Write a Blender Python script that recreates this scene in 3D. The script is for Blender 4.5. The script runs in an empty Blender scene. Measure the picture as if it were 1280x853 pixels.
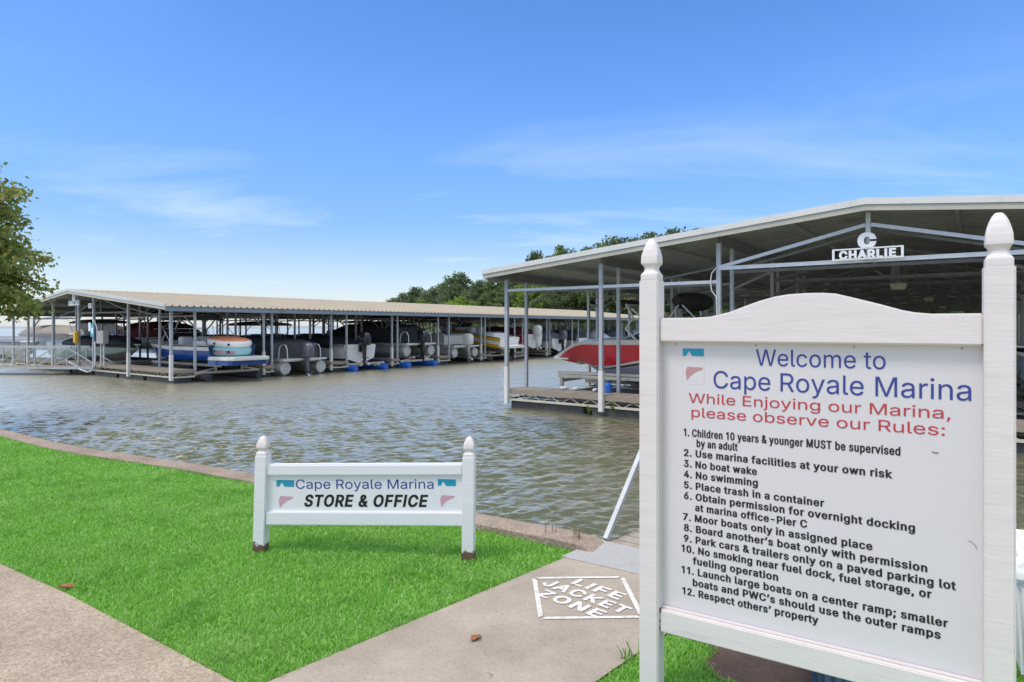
import bpy, bmesh, math, random
import numpy as np
from mathutils import Vector, Matrix

R = math.radians
random.seed(7)
SC = bpy.context.scene
COL = SC.collection

# ------------------------------------------------------------------ camera
WATER_Z = -0.70
cam_d = bpy.data.cameras.new("camera")
cam_d.sensor_width = 36.0
cam_d.lens = 22.5
cam_d.shift_y = -17.5 / 1280.0
cam_d.clip_start = 0.05
cam_d.clip_end = 6000.0
cam = bpy.data.objects.new("camera", cam_d)
cam.location = (0.0, 0.0, 1.65)
cam.rotation_euler = (R(90), 0, 0)
COL.objects.link(cam)
SC.camera = cam

# ------------------------------------------------------------------ sky and sun
SUN_EL, SUN_AZ = R(62), R(-124)      # azimuth measured clockwise from +Y (the view direction)
world = bpy.data.worlds.new("World")
SC.world = world
world.use_nodes = True
wt = world.node_tree
wt.nodes.clear()


def wn(kind, **kw):
    n = wt.nodes.new(kind)
    for k, v in kw.items():
        setattr(n, k, v)
    return n


w_out = wn("ShaderNodeOutputWorld")
w_bg = wn("ShaderNodeBackground")
w_bg.inputs["Strength"].default_value = 0.15
sky = wn("ShaderNodeTexSky", sky_type="NISHITA")
sky.sun_disc = False
sky.sun_elevation = SUN_EL
sky.sun_rotation = SUN_AZ
sky.altitude = 0
sky.air_density = 1.0
sky.dust_density = 0.6
sky.ozone_density = 2.2
hs = wn("ShaderNodeHueSaturation")
hs.inputs["Saturation"].default_value = 1.22
hs.inputs["Value"].default_value = 1.35
wt.links.new(sky.outputs[0], hs.inputs["Color"])
# thin cirrus: stretched noise on the view vector projected to a flat cloud layer
tc = wn("ShaderNodeTexCoord")
sep = wn("ShaderNodeSeparateXYZ")
wt.links.new(tc.outputs["Generated"], sep.inputs[0])


def wmath(op, a, b=None, clamp=False):
    n = wn("ShaderNodeMath", operation=op, use_clamp=clamp)
    for i, v in enumerate((a, b)):
        if v is None:
            continue
        if isinstance(v, (int, float)):
            n.inputs[i].default_value = v
        else:
            wt.links.new(v, n.inputs[i])
    return n.outputs[0]


den = wmath("MAXIMUM", wmath("ADD", sep.outputs[2], 0.10), 0.02)
cx = wmath("DIVIDE", sep.outputs[0], den)
cy = wmath("DIVIDE", sep.outputs[1], den)
comb = wn("ShaderNodeCombineXYZ")
wt.links.new(cx, comb.inputs[0]); wt.links.new(cy, comb.inputs[1])
mp = wn("ShaderNodeMapping")
mp.inputs["Rotation"].default_value = (0, 0, R(24))
mp.inputs["Scale"].default_value = (0.42, 0.95, 1.0)
mp.inputs["Location"].default_value = (6.4, 2.9, 0.0)
wt.links.new(comb.outputs[0], mp.inputs[0])
n1 = wn("ShaderNodeTexNoise")
n1.inputs["Scale"].default_value = 1.25
n1.inputs["Detail"].default_value = 9.0
n1.inputs["Roughness"].default_value = 0.58
n1.inputs["Distortion"].default_value = 0.5
wt.links.new(mp.outputs[0], n1.inputs["Vector"])
ramp = wn("ShaderNodeValToRGB")
ramp.color_ramp.elements[0].position = 0.50
ramp.color_ramp.elements[0].color = (0, 0, 0, 1)
ramp.color_ramp.elements[1].position = 0.80
ramp.color_ramp.elements[1].color = (1, 1, 1, 1)
wt.links.new(n1.outputs[0], ramp.inputs[0])
# more cloud low over the far shore, almost none overhead in front
low = wn("ShaderNodeMapRange")
low.inputs["From Min"].default_value = 0.34
low.inputs["From Max"].default_value = 0.06
low.inputs["To Min"].default_value = 0.03
low.inputs["To Max"].default_value = 0.50
wt.links.new(sep.outputs[2], low.inputs["Value"])
back = wn("ShaderNodeMapRange")  # unseen cloud added behind the viewer to soften the light
back.inputs["From Min"].default_value = 0.15
back.inputs["From Max"].default_value = -0.5
back.inputs["To Min"].default_value = 0.0
back.inputs["To Max"].default_value = 0.28
wt.links.new(sep.outputs[1], back.inputs["Value"])
amt = wmath("MULTIPLY", ramp.outputs[0], low.outputs[0])
amt = wmath("MAXIMUM", amt, back.outputs[0], clamp=True)
# soft bright band on the horizon
band = wn("ShaderNodeMapRange", interpolation_type="SMOOTHSTEP")
band.inputs["From Min"].default_value = 0.16
band.inputs["From Max"].default_value = -0.02
band.inputs["To Min"].default_value = 0.0
band.inputs["To Max"].default_value = 0.34
wt.links.new(sep.outputs[2], band.inputs["Value"])
amt = wmath("MAXIMUM", amt, band.outputs[0], clamp=True)
# unseen cloud deck added above the picture's top edge to brighten ground and water
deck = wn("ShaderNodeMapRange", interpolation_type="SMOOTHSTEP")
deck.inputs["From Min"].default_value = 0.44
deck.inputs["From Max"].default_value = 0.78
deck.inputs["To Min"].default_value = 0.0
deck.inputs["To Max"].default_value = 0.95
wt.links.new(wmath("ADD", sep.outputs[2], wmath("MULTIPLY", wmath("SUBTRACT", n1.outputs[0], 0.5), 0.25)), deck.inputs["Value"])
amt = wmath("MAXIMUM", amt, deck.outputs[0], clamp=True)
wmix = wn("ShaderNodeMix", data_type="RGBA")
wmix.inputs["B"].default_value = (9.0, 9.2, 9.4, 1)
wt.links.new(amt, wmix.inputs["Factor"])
tint = wn("ShaderNodeMix", data_type="RGBA", blend_type="MULTIPLY")
tint.inputs["Factor"].default_value = 1.0
tint.inputs["B"].default_value = (0.90, 0.955, 1.16, 1)
# the haze near the horizon is a little dimmer than the model's
dim = wn("ShaderNodeMapRange", interpolation_type="SMOOTHSTEP")
dim.inputs["From Min"].default_value = 0.0
dim.inputs["From Max"].default_value = 0.34
dim.inputs["To Min"].default_value = 0.66
dim.inputs["To Max"].default_value = 1.0
wt.links.new(sep.outputs[2], dim.inputs["Value"])
dimv = wn("ShaderNodeVectorMath", operation="SCALE")
wt.links.new(hs.outputs[0], dimv.inputs[0]); wt.links.new(dim.outputs[0], dimv.inputs["Scale"])
wt.links.new(dimv.outputs[0], tint.inputs["A"])
wt.links.new(tint.outputs["Result"], wmix.inputs["A"])
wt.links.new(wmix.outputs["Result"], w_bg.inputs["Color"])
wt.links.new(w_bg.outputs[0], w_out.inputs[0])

sun_d = bpy.data.lights.new("sun", "SUN")
sun_d.energy = 2.1
sun_d.angle = R(16)
sun_d.color = (1.0, 0.95, 0.87)
sun = bpy.data.objects.new("sun", sun_d)
sdir = Vector((math.sin(SUN_AZ) * math.cos(SUN_EL), math.cos(SUN_AZ) * math.cos(SUN_EL), math.sin(SUN_EL)))
sun.rotation_euler = (-sdir).to_track_quat("-Z", "Y").to_euler()
sun.location = sdir * 60
COL.objects.link(sun)

vs = SC.view_settings
vs.view_transform = "Standard"
vs.look = "None"
vs.exposure = 0.0
vs.gamma = 1.0
vs.use_curve_mapping = False


# ------------------------------------------------------------------ materials
def mat(name, col, rough=0.55, metal=0.0, var=0.12, scale=3.0, bump=0.0, bscale=60.0, coat=0.0,
        stain=None, stain_amt=0.5, stain_scale=2.0, stain_lo=0.52, spec=None, island=0.0, stretch=None, alpha=1.0):
    """procedural paint / metal / cloth: base colour broken up by two noises, optional stains, optional fine bump"""
    m = bpy.data.materials.new(name)
    m.use_nodes = True
    t = m.node_tree
    b = t.nodes["Principled BSDF"]
    b.inputs["Roughness"].default_value = rough
    b.inputs["Metallic"].default_value = metal
    if coat:
        b.inputs["Coat Weight"].default_value = coat
        b.inputs["Coat Roughness"].default_value = 0.08
    if spec is not None:
        b.inputs["Specular IOR Level"].default_value = spec
    co = t.nodes.new("ShaderNodeTexCoord")
    src = co.outputs["Object"]
    if stretch:
        mpn = t.nodes.new("ShaderNodeMapping")
        mpn.inputs["Scale"].default_value = stretch
        t.links.new(src, mpn.inputs[0]); src = mpn.outputs[0]
    n = t.nodes.new("ShaderNodeTexNoise")
    n.inputs["Scale"].default_value = scale
    n.inputs["Detail"].default_value = 8
    n.inputs["Roughness"].default_value = 0.65
    t.links.new(src, n.inputs["Vector"])
    mr = t.nodes.new("ShaderNodeMapRange")
    mr.inputs["From Min"].default_value = 0.25; mr.inputs["From Max"].default_value = 0.75
    mr.inputs["To Min"].default_value = 1 - var; mr.inputs["To Max"].default_value = 1 + var
    t.links.new(n.outputs[0], mr.inputs[0])
    fac = mr.outputs[0]
    if island:
        g = t.nodes.new("ShaderNodeNewGeometry")
        mi = t.nodes.new("ShaderNodeMapRange")
        mi.inputs["To Min"].default_value = 1 - island; mi.inputs["To Max"].default_value = 1 + island
        t.links.new(g.outputs["Random Per Island"], mi.inputs[0])
        mm = t.nodes.new("ShaderNodeMath"); mm.operation = "MULTIPLY"
        t.links.new(fac, mm.inputs[0]); t.links.new(mi.outputs[0], mm.inputs[1]); fac = mm.outputs[0]
    vm = t.nodes.new("ShaderNodeVectorMath"); vm.operation = "SCALE"
    vm.inputs[0].default_value = col[:3]
    t.links.new(fac, vm.inputs["Scale"])
    colout = vm.outputs[0]
    if stain is not None:
        n2 = t.nodes.new("ShaderNodeTexNoise")
        n2.inputs["Scale"].default_value = stain_scale
        n2.inputs["Detail"].default_value = 10; n2.inputs["Roughness"].default_value = 0.7
        t.links.new(src, n2.inputs["Vector"])
        r2 = t.nodes.new("ShaderNodeMapRange")
        r2.inputs["From Min"].default_value = stain_lo; r2.inputs["From Max"].default_value = stain_lo + 0.16
        r2.inputs["To Max"].default_value = stain_amt
        t.links.new(n2.outputs[0], r2.inputs[0])
        mx = t.nodes.new("ShaderNodeMix"); mx.data_type = "RGBA"
        mx.inputs["B"].default_value = (*stain, 1)
        t.links.new(r2.outputs[0], mx.inputs["Factor"]); t.links.new(colout, mx.inputs["A"])
        colout = mx.outputs["Result"]
    t.links.new(colout, b.inputs["Base Color"])
    if bump:
        n3 = t.nodes.new("ShaderNodeTexNoise")
        n3.inputs["Scale"].default_value = bscale
        n3.inputs["Detail"].default_value = 5
        t.links.new(src, n3.inputs["Vector"])
        bp = t.nodes.new("ShaderNodeBump")
        bp.inputs["Strength"].default_value = bump
        bp.inputs["Distance"].default_value = 0.01
        t.links.new(n3.outputs[0], bp.inputs["Height"])
        t.links.new(bp.outputs[0], b.inputs["Normal"])
    return m


M = {}
M["sign_white"] = mat("sign_white_paint", (0.745, 0.68, 0.64), 0.5, var=0.05, scale=5, bump=0.10, bscale=14,
                      stretch=(1, 1, 9), stain=(0.45, 0.42, 0.34), stain_amt=0.28, stain_scale=3.0, stain_lo=0.56)
M["panel_white"] = mat("sign_panel_plastic", (0.695, 0.655, 0.645), 0.22, var=0.015, scale=1.2, stain=(0.55, 0.55, 0.55), stain_amt=0.18, stain_scale=1.3, stain_lo=0.62)
M["ink_blue"] = mat("ink_blue", (0.035, 0.055, 0.27), 0.4, var=0.08)
M["ink_red"] = mat("ink_red", (0.50, 0.045, 0.055), 0.45, var=0.15, scale=30)
M["ink_black"] = mat("ink_black", (0.009, 0.009, 0.010), 0.4, var=0.05)
M["ink_teal"] = mat("ink_teal", (0.008, 0.31, 0.44), 0.4, var=0.06)
M["ink_pink"] = mat("ink_pink", (0.52, 0.27, 0.28), 0.5, var=0.10, scale=60)
M["ink_pink_pale"] = mat("ink_pink_pale", (0.62, 0.34, 0.40), 0.5, var=0.10, scale=60)
M["galv"] = mat("galvanised_steel", (0.43, 0.45, 0.465), 0.48, 0.25, var=0.16, scale=6, stain=(0.30, 0.27, 0.22), stain_amt=0.35, stain_scale=1.5, stain_lo=0.58)
M["galv_light"] = mat("galvanised_steel_light", (0.60, 0.62, 0.64), 0.45, 0.15, var=0.10, scale=6, stain=(0.42, 0.38, 0.32), stain_amt=0.3, stain_scale=2.2, stain_lo=0.57)
M["steel_dark"] = mat("weathered_steel_beam", (0.20, 0.20, 0.195), 0.6, 0.1, var=0.2, scale=2.5, stain=(0.20, 0.10, 0.05), stain_amt=0.45, stain_scale=1.2, stain_lo=0.58)
M["sleeve"] = mat("white_plastic_sleeve", (0.70, 0.69, 0.64), 0.5, var=0.06, stain=(0.33, 0.31, 0.22), stain_amt=0.5, stain_scale=3.5, stain_lo=0.56)
M["white_trim"] = mat("white_metal_trim", (0.72, 0.70, 0.65), 0.45, var=0.06, scale=3, stain=(0.42, 0.38, 0.28), stain_amt=0.4, stain_scale=2.5, stain_lo=0.55)
M["roof_under"] = mat("grey_roof_sheet", (0.44, 0.44, 0.42), 0.5, 0.1, var=0.10, scale=1.5, stain=(0.20, 0.19, 0.16), stain_amt=0.5, stain_scale=0.8, stain_lo=0.52)
M["roof_tan"] = mat("tan_roof_sheet", (0.44, 0.37, 0.265), 0.6, 0.0, var=0.10, scale=0.8, stain=(0.45, 0.30, 0.17), stain_amt=0.35, stain_scale=0.35, stain_lo=0.50, stretch=(0.4, 1.6, 1))
M["wood_deck"] = mat("weathered_deck_board", (0.31, 0.265, 0.21), 0.8, var=0.20, scale=4, bump=0.4, bscale=25, stain=(0.18, 0.15, 0.12), stain_amt=0.5, stain_scale=2.5, stretch=(1, 3, 1), island=0.16)
M["wood_edge"] = mat("weathered_fascia_board", (0.30, 0.245, 0.185), 0.8, var=0.16, scale=3, stain=(0.22, 0.18, 0.12), stain_amt=0.5, stain_scale=1.6, stretch=(0.5, 0.5, 4))
M["float"] = mat("dark_dock_float", (0.045, 0.047, 0.05), 0.6, var=0.2, stain=(0.16, 0.16, 0.13), stain_amt=0.5, stain_scale=1.2)
M["float_blue"] = mat("blue_plastic_drum", (0.02, 0.13, 0.52), 0.4, var=0.1, stain=(0.10, 0.14, 0.18), stain_amt=0.4, stain_scale=3)
M["cream_steel"] = mat("cream_painted_steel", (0.55, 0.51, 0.40), 0.5, var=0.12, scale=3, stain=(0.25, 0.17, 0.10), stain_amt=0.5, stain_scale=2, stain_lo=0.55)
M["gel_white"] = mat("white_gelcoat", (0.76, 0.75, 0.71), 0.2, var=0.03, coat=0.5, stain=(0.55, 0.52, 0.45), stain_amt=0.2, stain_scale=1.5)
M["gel_cream"] = mat("cream_gelcoat", (0.63, 0.59, 0.50), 0.22, var=0.04, coat=0.5)
M["gel_red"] = mat("red_gelcoat", (0.58, 0.014, 0.026), 0.15, var=0.05, coat=0.8)
M["gel_blue"] = mat("blue_gelcoat", (0.010, 0.075, 0.33), 0.15, var=0.08, coat=0.7)
M["gel_navy"] = mat("navy_gelcoat", (0.015, 0.04, 0.11), 0.18, var=0.08, coat=0.6)
M["gel_mint"] = mat("mint_gelcoat", (0.55, 0.70, 0.53), 0.25, var=0.04, coat=0.4)
M["gel_tan"] = mat("taupe_gelcoat", (0.30, 0.26, 0.21), 0.3, var=0.06, coat=0.4)
M["gel_grey"] = mat("grey_gelcoat", (0.30, 0.29, 0.28), 0.2, var=0.05, coat=0.5)
M["gel_black"] = mat("black_gelcoat", (0.012, 0.012, 0.013), 0.15, var=0.05, coat=0.7)
M["gel_yellow"] = mat("yellow_gelcoat", (0.68, 0.40, 0.012), 0.2, var=0.06, coat=0.6)
M["canvas_black"] = mat("black_canvas", (0.028, 0.028, 0.030), 0.85, var=0.35, scale=2.2, bump=0.9, bscale=5)
M["canvas_dark"] = mat("charcoal_canvas", (0.065, 0.065, 0.068), 0.85, var=0.3, scale=2.0, bump=0.9, bscale=5)
M["canvas_grey"] = mat("grey_canvas", (0.21, 0.22, 0.25), 0.85, var=0.18, scale=2.0, bump=0.9, bscale=5)
M["canvas_tan"] = mat("taupe_canvas", (0.27, 0.235, 0.195), 0.85, var=0.15, scale=2.0, bump=0.9, bscale=5)
M["canvas_maroon"] = mat("maroon_canvas", (0.14, 0.012, 0.018), 0.85, var=0.2, scale=2.0, bump=0.9, bscale=5)
M["canvas_white"] = mat("white_canvas", (0.70, 0.70, 0.70), 0.8, var=0.06, scale=2.0, bump=0.6, bscale=5)
M["canvas_blue"] = mat("blue_canvas", (0.10, 0.15, 0.30), 0.85, var=0.2, scale=2.0, bump=0.9, bscale=5)
M["alu"] = mat("dull_aluminium", (0.55, 0.54, 0.51), 0.38, 0.5, var=0.14, scale=3, stain=(0.24, 0.22, 0.18), stain_amt=0.4, stain_scale=1.5)
M["alu_bright"] = mat("bright_aluminium_tube", (0.75, 0.75, 0.74), 0.3, 0.5, var=0.06)
M["engine_black"] = mat("black_engine_cowl", (0.014, 0.014, 0.016), 0.25, var=0.1, coat=0.5)
M["engine_grey"] = mat("grey_engine_cowl", (0.12, 0.12, 0.14), 0.3, var=0.1, coat=0.4)
M["engine_white"] = mat("white_engine_cover", (0.66, 0.65, 0.60), 0.6, var=0.06, stain=(0.40, 0.37, 0.28), stain_amt=0.4, stain_scale=3)
M["glass_tint"] = mat("tinted_windscreen", (0.03, 0.035, 0.04), 0.05, var=0.0, spec=0.8)
M["rubber"] = mat("black_rubber", (0.02, 0.02, 0.02), 0.7)
M["vinyl_orange"] = mat("orange_vinyl", (0.70, 0.27, 0.13), 0.5, var=0.08)
M["vinyl_teal"] = mat("teal_vinyl", (0.26, 0.52, 0.54), 0.5, var=0.08)
M["vinyl_white"] = mat("white_vinyl", (0.75, 0.74, 0.72), 0.5, var=0.04)
M["ink_pinkred"] = mat("ink_pink_red", (0.62, 0.07, 0.13), 0.5)
M["yellow"] = mat("yellow_plastic", (0.68, 0.45, 0.02), 0.5)
M["cyan"] = mat("cyan_sign", (0.04, 0.38, 0.52), 0.5)
M["grey_box"] = mat("grey_painted_box", (0.36, 0.35, 0.33), 0.6, var=0.08)
M["lamp_cream"] = mat("cream_lamp_shade", (0.62, 0.57, 0.42), 0.6, var=0.1)
M["crate_blue"] = mat("slate_blue_plastic", (0.055, 0.105, 0.155), 0.55, var=0.15)
M["box_white"] = mat("white_moulded_plastic", (0.86, 0.85, 0.84), 0.4, var=0.03)
M["leaf_dead"] = mat("dead_leaf", (0.30, 0.105, 0.035), 0.7, var=0.35, scale=40)
M["bark"] = mat("bark", (0.12, 0.095, 0.07), 0.9, var=0.3, scale=6, bump=0.8, bscale=20, stretch=(3, 3, 1))
M["paint_white_road"] = mat("white_stencil_paint", (0.70, 0.665, 0.63), 0.85, var=0.12, scale=25, stain=(0.42, 0.36, 0.29), stain_amt=0.75, stain_scale=16, stain_lo=0.49)
M["plate"] = mat("aluminium_plate", (0.46, 0.445, 0.42), 0.6, 0.15, var=0.08, scale=8)


def leafmat(name, c1, c2, c3, trans=0.35):
    m = bpy.data.materials.new(name); m.use_nodes = True
    t = m.node_tree; b = t.nodes["Principled BSDF"]
    g = t.nodes.new("ShaderNodeNewGeometry")
    oi = t.nodes.new("ShaderNodeObjectInfo")
    r = t.nodes.new("ShaderNodeValToRGB")
    r.color_ramp.elements[0].color = (*c1, 1); r.color_ramp.elements[1].color = (*c3, 1)
    e = r.color_ramp.elements.new(0.55); e.color = (*c2, 1)
    t.links.new(g.outputs["Random Per Island"], r.inputs[0])
    mr = t.nodes.new("ShaderNodeMapRange"); mr.inputs["To Min"].default_value = 0.78; mr.inputs["To Max"].default_value = 1.22
    t.links.new(oi.outputs["Random"], mr.inputs[0])
    vm = t.nodes.new("ShaderNodeVectorMath"); vm.operation = "SCALE"
    t.links.new(r.outputs[0], vm.inputs[0]); t.links.new(mr.outputs[0], vm.inputs["Scale"])
    t.links.new(vm.outputs[0], b.inputs["Base Color"])
    b.inputs["Roughness"].default_value = 0.55
    b.inputs["Specular IOR Level"].default_value = 0.3
    tr = t.nodes.new("ShaderNodeBsdfTranslucent")
    t.links.new(vm.outputs[0], tr.inputs["Color"])
    mx = t.nodes.new("ShaderNodeMixShader"); mx.inputs[0].default_value = trans
    t.links.new(b.outputs[0], mx.inputs[1]); t.links.new(tr.outputs[0], mx.inputs[2])
    t.links.new(mx.outputs[0], t.nodes["Material Output"].inputs[0])
    return m


M["leaf_near"] = leafmat("near_tree_leaf", (0.16, 0.24, 0.06), (0.34, 0.42, 0.11), (0.60, 0.52, 0.17), 0.55)
M["leaf_dark"] = leafmat("dark_green_leaf", (0.10, 0.14, 0.065), (0.165, 0.22, 0.10), (0.23, 0.285, 0.14), 0.5)
M["leaf_mid"] = leafmat("mid_green_leaf", (0.12, 0.18, 0.065), (0.20, 0.27, 0.095), (0.28, 0.345, 0.13), 0.5)
M["leaf_bright"] = leafmat("bright_green_leaf", (0.12, 0.19, 0.03), (0.20, 0.30, 0.045), (0.28, 0.37, 0.07))
M["leaf_olive"] = leafmat("olive_green_leaf", (0.09, 0.11, 0.035), (0.15, 0.175, 0.05), (0.21, 0.23, 0.075))
def patchy(m, col, scale, lo, hi, amt):
    """irregular drifts of a second leaf colour, fixed in the ground"""
    t = m.node_tree
    vm = [n for n in t.nodes if n.bl_idname == "ShaderNodeVectorMath"][0]
    co = t.nodes.new("ShaderNodeTexCoord"); n = t.nodes.new("ShaderNodeTexNoise")
    n.inputs["Scale"].default_value = scale; n.inputs["Detail"].default_value = 5; n.inputs["Roughness"].default_value = 0.7
    t.links.new(co.outputs["Object"], n.inputs["Vector"])
    mr = t.nodes.new("ShaderNodeMapRange"); mr.inputs["From Min"].default_value = lo; mr.inputs["From Max"].default_value = hi; mr.inputs["To Max"].default_value = amt
    t.links.new(n.outputs[0], mr.inputs[0])
    mx = t.nodes.new("ShaderNodeMix"); mx.data_type = "RGBA"; mx.inputs["B"].default_value = (*col, 1)
    t.links.new(mr.outputs[0], mx.inputs["Factor"]); t.links.new(vm.outputs[0], mx.inputs["A"])
    for l in list(vm.outputs[0].links):
        if l.to_node != mx: t.links.new(mx.outputs["Result"], l.to_socket)
    return m


M["grass_blade"] = leafmat("grass_blade", (0.19, 0.47, 0.040), (0.30, 0.64, 0.085), (0.54, 0.76, 0.28), 0.40)
patchy(M["grass_blade"], (0.58, 0.74, 0.30), 1.1, 0.50, 0.80, 0.5)
patchy(M["grass_blade"], (0.10, 0.30, 0.03), 2.3, 0.50, 0.72, 0.6)
M["weed"] = leafmat("weed_stem", (0.22, 0.20, 0.09), (0.30, 0.24, 0.12), (0.36, 0.28, 0.16), 0.3)


def concrete(name, base, warm, grain, aggr, bump=0.5):
    m = bpy.data.materials.new(name); m.use_nodes = True
    t = m.node_tree; b = t.nodes["Principled BSDF"]; b.inputs["Roughness"].default_value = 0.85
    co = t.nodes.new("ShaderNodeTexCoord")
    n = t.nodes.new("ShaderNodeTexNoise"); n.inputs["Scale"].default_value = 1.3; n.inputs["Detail"].default_value = 9; n.inputs["Roughness"].default_value = 0.68
    t.links.new(co.outputs["Object"], n.inputs["Vector"])
    r = t.nodes.new("ShaderNodeValToRGB")
    r.color_ramp.elements[0].position = 0.3; r.color_ramp.elements[0].color = (*[c * 0.66 for c in base], 1)
    r.color_ramp.elements[1].position = 0.72; r.color_ramp.elements[1].color = (*warm, 1)
    t.links.new(n.outputs[0], r.inputs[0])
    v = t.nodes.new("ShaderNodeTexVoronoi"); v.inputs["Scale"].default_value = grain
    t.links.new(co.outputs["Object"], v.inputs["Vector"])
    sp = t.nodes.new("ShaderNodeSeparateColor"); t.links.new(v.outputs["Color"], sp.inputs[0])
    mr = t.nodes.new("ShaderNodeMapRange"); mr.inputs["To Min"].default_value = 1 - aggr; mr.inputs["To Max"].default_value = 1 + aggr
    t.links.new(sp.outputs[0], mr.inputs[0])
    vm = t.nodes.new("ShaderNodeVectorMath"); vm.operation = "SCALE"
    t.links.new(r.outputs[0], vm.inputs[0]); t.links.new(mr.outputs[0], vm.inputs["Scale"])
    # small dark specks and stains
    n2 = t.nodes.new("ShaderNodeTexNoise"); n2.inputs["Scale"].default_value = 26; n2.inputs["Detail"].default_value = 4
    t.links.new(co.outputs["Object"], n2.inputs["Vector"])
    r2 = t.nodes.new("ShaderNodeMapRange"); r2.inputs["From Min"].default_value = 0.66; r2.inputs["From Max"].default_value = 0.74; r2.inputs["To Max"].default_value = 0.55
    t.links.new(n2.outputs[0], r2.inputs[0])
    mx = t.nodes.new("ShaderNodeMix"); mx.data_type = "RGBA"; mx.inputs["B"].default_value = (*[c * 0.45 for c in base], 1)
    t.links.new(r2.outputs[0], mx.inputs["Factor"]); t.links.new(vm.outputs[0], mx.inputs["A"])
    t.links.new(mx.outputs["Result"], b.inputs["Base Color"])
    bp = t.nodes.new("ShaderNodeBump"); bp.inputs["Strength"].default_value = bump; bp.inputs["Distance"].default_value = 0.006
    t.links.new(v.outputs["Distance"], bp.inputs["Height"]); t.links.new(bp.outputs[0], b.inputs["Normal"])
    return m


M["conc_left"] = concrete("exposed_aggregate", (0.43, 0.33, 0.23), (0.50, 0.405, 0.30), 95, 0.26, 0.7)
M["conc_walk"] = concrete("worn_concrete", (0.43, 0.355, 0.275), (0.475, 0.395, 0.315), 150, 0.11, 0.4)
M["conc_cap"] = concrete("bulkhead_concrete", (0.33, 0.245, 0.18), (0.41, 0.32, 0.25), 80, 0.28, 0.7)
M["soil"] = concrete("brown_soil", (0.115, 0.065, 0.045), (0.16, 0.095, 0.07), 60, 0.15, 0.6)
M["ground"] = concrete("turf_soil", (0.15, 0.34, 0.045), (0.19, 0.40, 0.06), 120, 0.4, 0.6)
M["hill"] = concrete("wooded_ground", (0.07, 0.085, 0.03), (0.12, 0.12, 0.06), 1.5, 0.25, 0.3)


def water_mat():
    m = bpy.data.materials.new("lake_water"); m.use_nodes = True
    t = m.node_tree; b = t.nodes["Principled BSDF"]
    co = t.nodes.new("ShaderNodeTexCoord")

    def layer(scale, rot, stretch, detail, dist):
        mpn = t.nodes.new("ShaderNodeMapping")
        mpn.inputs["Rotation"].default_value = (0, 0, R(rot)); mpn.inputs["Scale"].default_value = (stretch, 1, 1)
        t.links.new(co.outputs["Object"], mpn.inputs[0])
        n = t.nodes.new("ShaderNodeTexNoise"); n.inputs["Scale"].default_value = scale
        n.inputs["Detail"].default_value = detail; n.inputs["Roughness"].default_value = 0.55; n.inputs["Distortion"].default_value = dist
        t.links.new(mpn.outputs[0], n.inputs["Vector"])
        return n.outputs[0]

    def m2(op, a, k):
        n = t.nodes.new("ShaderNodeMath"); n.operation = op
        t.links.new(a, n.inputs[0])
        if isinstance(k, float): n.inputs[1].default_value = k
        else: t.links.new(k, n.inputs[1])
        return n.outputs[0]
    h = m2("ADD", m2("MULTIPLY", layer(1.5, 20, 0.6, 2, 0.5), 0.16), m2("MULTIPLY", layer(3.6, 32, 0.55, 3, 0.8), 0.10))
    h = m2("ADD", h, m2("MULTIPLY", layer(11.0, 12, 0.6, 2, 0.4), 0.016))
    # calmer patches and gust patches
    g = layer(0.10, 0, 0.6, 3, 0.3)
    gm = t.nodes.new("ShaderNodeMapRange"); gm.inputs["From Min"].default_value = 0.35; gm.inputs["From Max"].default_value = 0.62
    gm.inputs["To Min"].default_value = 0.55; gm.inputs["To Max"].default_value = 1.0
    t.links.new(g, gm.inputs[0])
    h = m2("MULTIPLY", h, gm.outputs[0])
    bp = t.nodes.new("ShaderNodeBump"); bp.inputs["Strength"].default_value = 1.0; bp.inputs["Distance"].default_value = 1.0
    t.links.new(h, bp.inputs["Height"])
    # murky body plus a Fresnel mirror of the sky
    df = t.nodes.new("ShaderNodeBsdfDiffuse"); df.inputs["Color"].default_value = (0.066, 0.080, 0.042, 1)
    gl = t.nodes.new("ShaderNodeBsdfGlossy"); gl.inputs["Color"].default_value = (1.0, 0.935, 0.765, 1); gl.inputs["Roughness"].default_value = 0.34
    t.links.new(bp.outputs[0], gl.inputs["Normal"])
    # Fresnel-like curve on the angle to the wave face: faces turned to the viewer show the green body
    ge = t.nodes.new("ShaderNodeNewGeometry"); dt = t.nodes.new("ShaderNodeVectorMath"); dt.operation = "DOT_PRODUCT"
    t.links.new(bp.outputs[0], dt.inputs[0]); t.links.new(ge.outputs["Incoming"], dt.inputs[1])
    fr = t.nodes.new("ShaderNodeMapRange"); fr.interpolation_type = "SMOOTHSTEP"
    fr.inputs["From Min"].default_value = 0.06; fr.inputs["From Max"].default_value = 0.50
    fr.inputs["To Min"].default_value = 0.98; fr.inputs["To Max"].default_value = 0.06
    t.links.new(dt.outputs["Value"], fr.inputs["Value"])
    mx = t.nodes.new("ShaderNodeMixShader")
    t.links.new(fr.outputs[0], mx.inputs[0]); t.links.new(df.outputs[0], mx.inputs[1]); t.links.new(gl.outputs[0], mx.inputs[2])
    t.links.new(mx.outputs[0], t.nodes["Material Output"].inputs[0])
    t.nodes.remove(b)
    return m


M["water"] = water_mat()


# ------------------------------------------------------------------ mesh helpers
def children(o):
    return [c for c in bpy.data.objects if c.parent == o]


def tag(o, label=None, cat=None, group=None, kind=None):
    if label: o["label"] = label
    if cat: o["category"] = cat
    if group: o["group"] = group
    if kind: o["kind"] = kind
    return o


def thing(name, label, cat, loc=(0, 0, 0), rotz=0.0, group=None):
    o = bpy.data.objects.new(name, None)
    o.empty_display_size = 0.2
    COL.objects.link(o)
    o.location = loc
    o.rotation_euler = (0, 0, rotz)
    return tag(o, label, cat, group)


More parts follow.
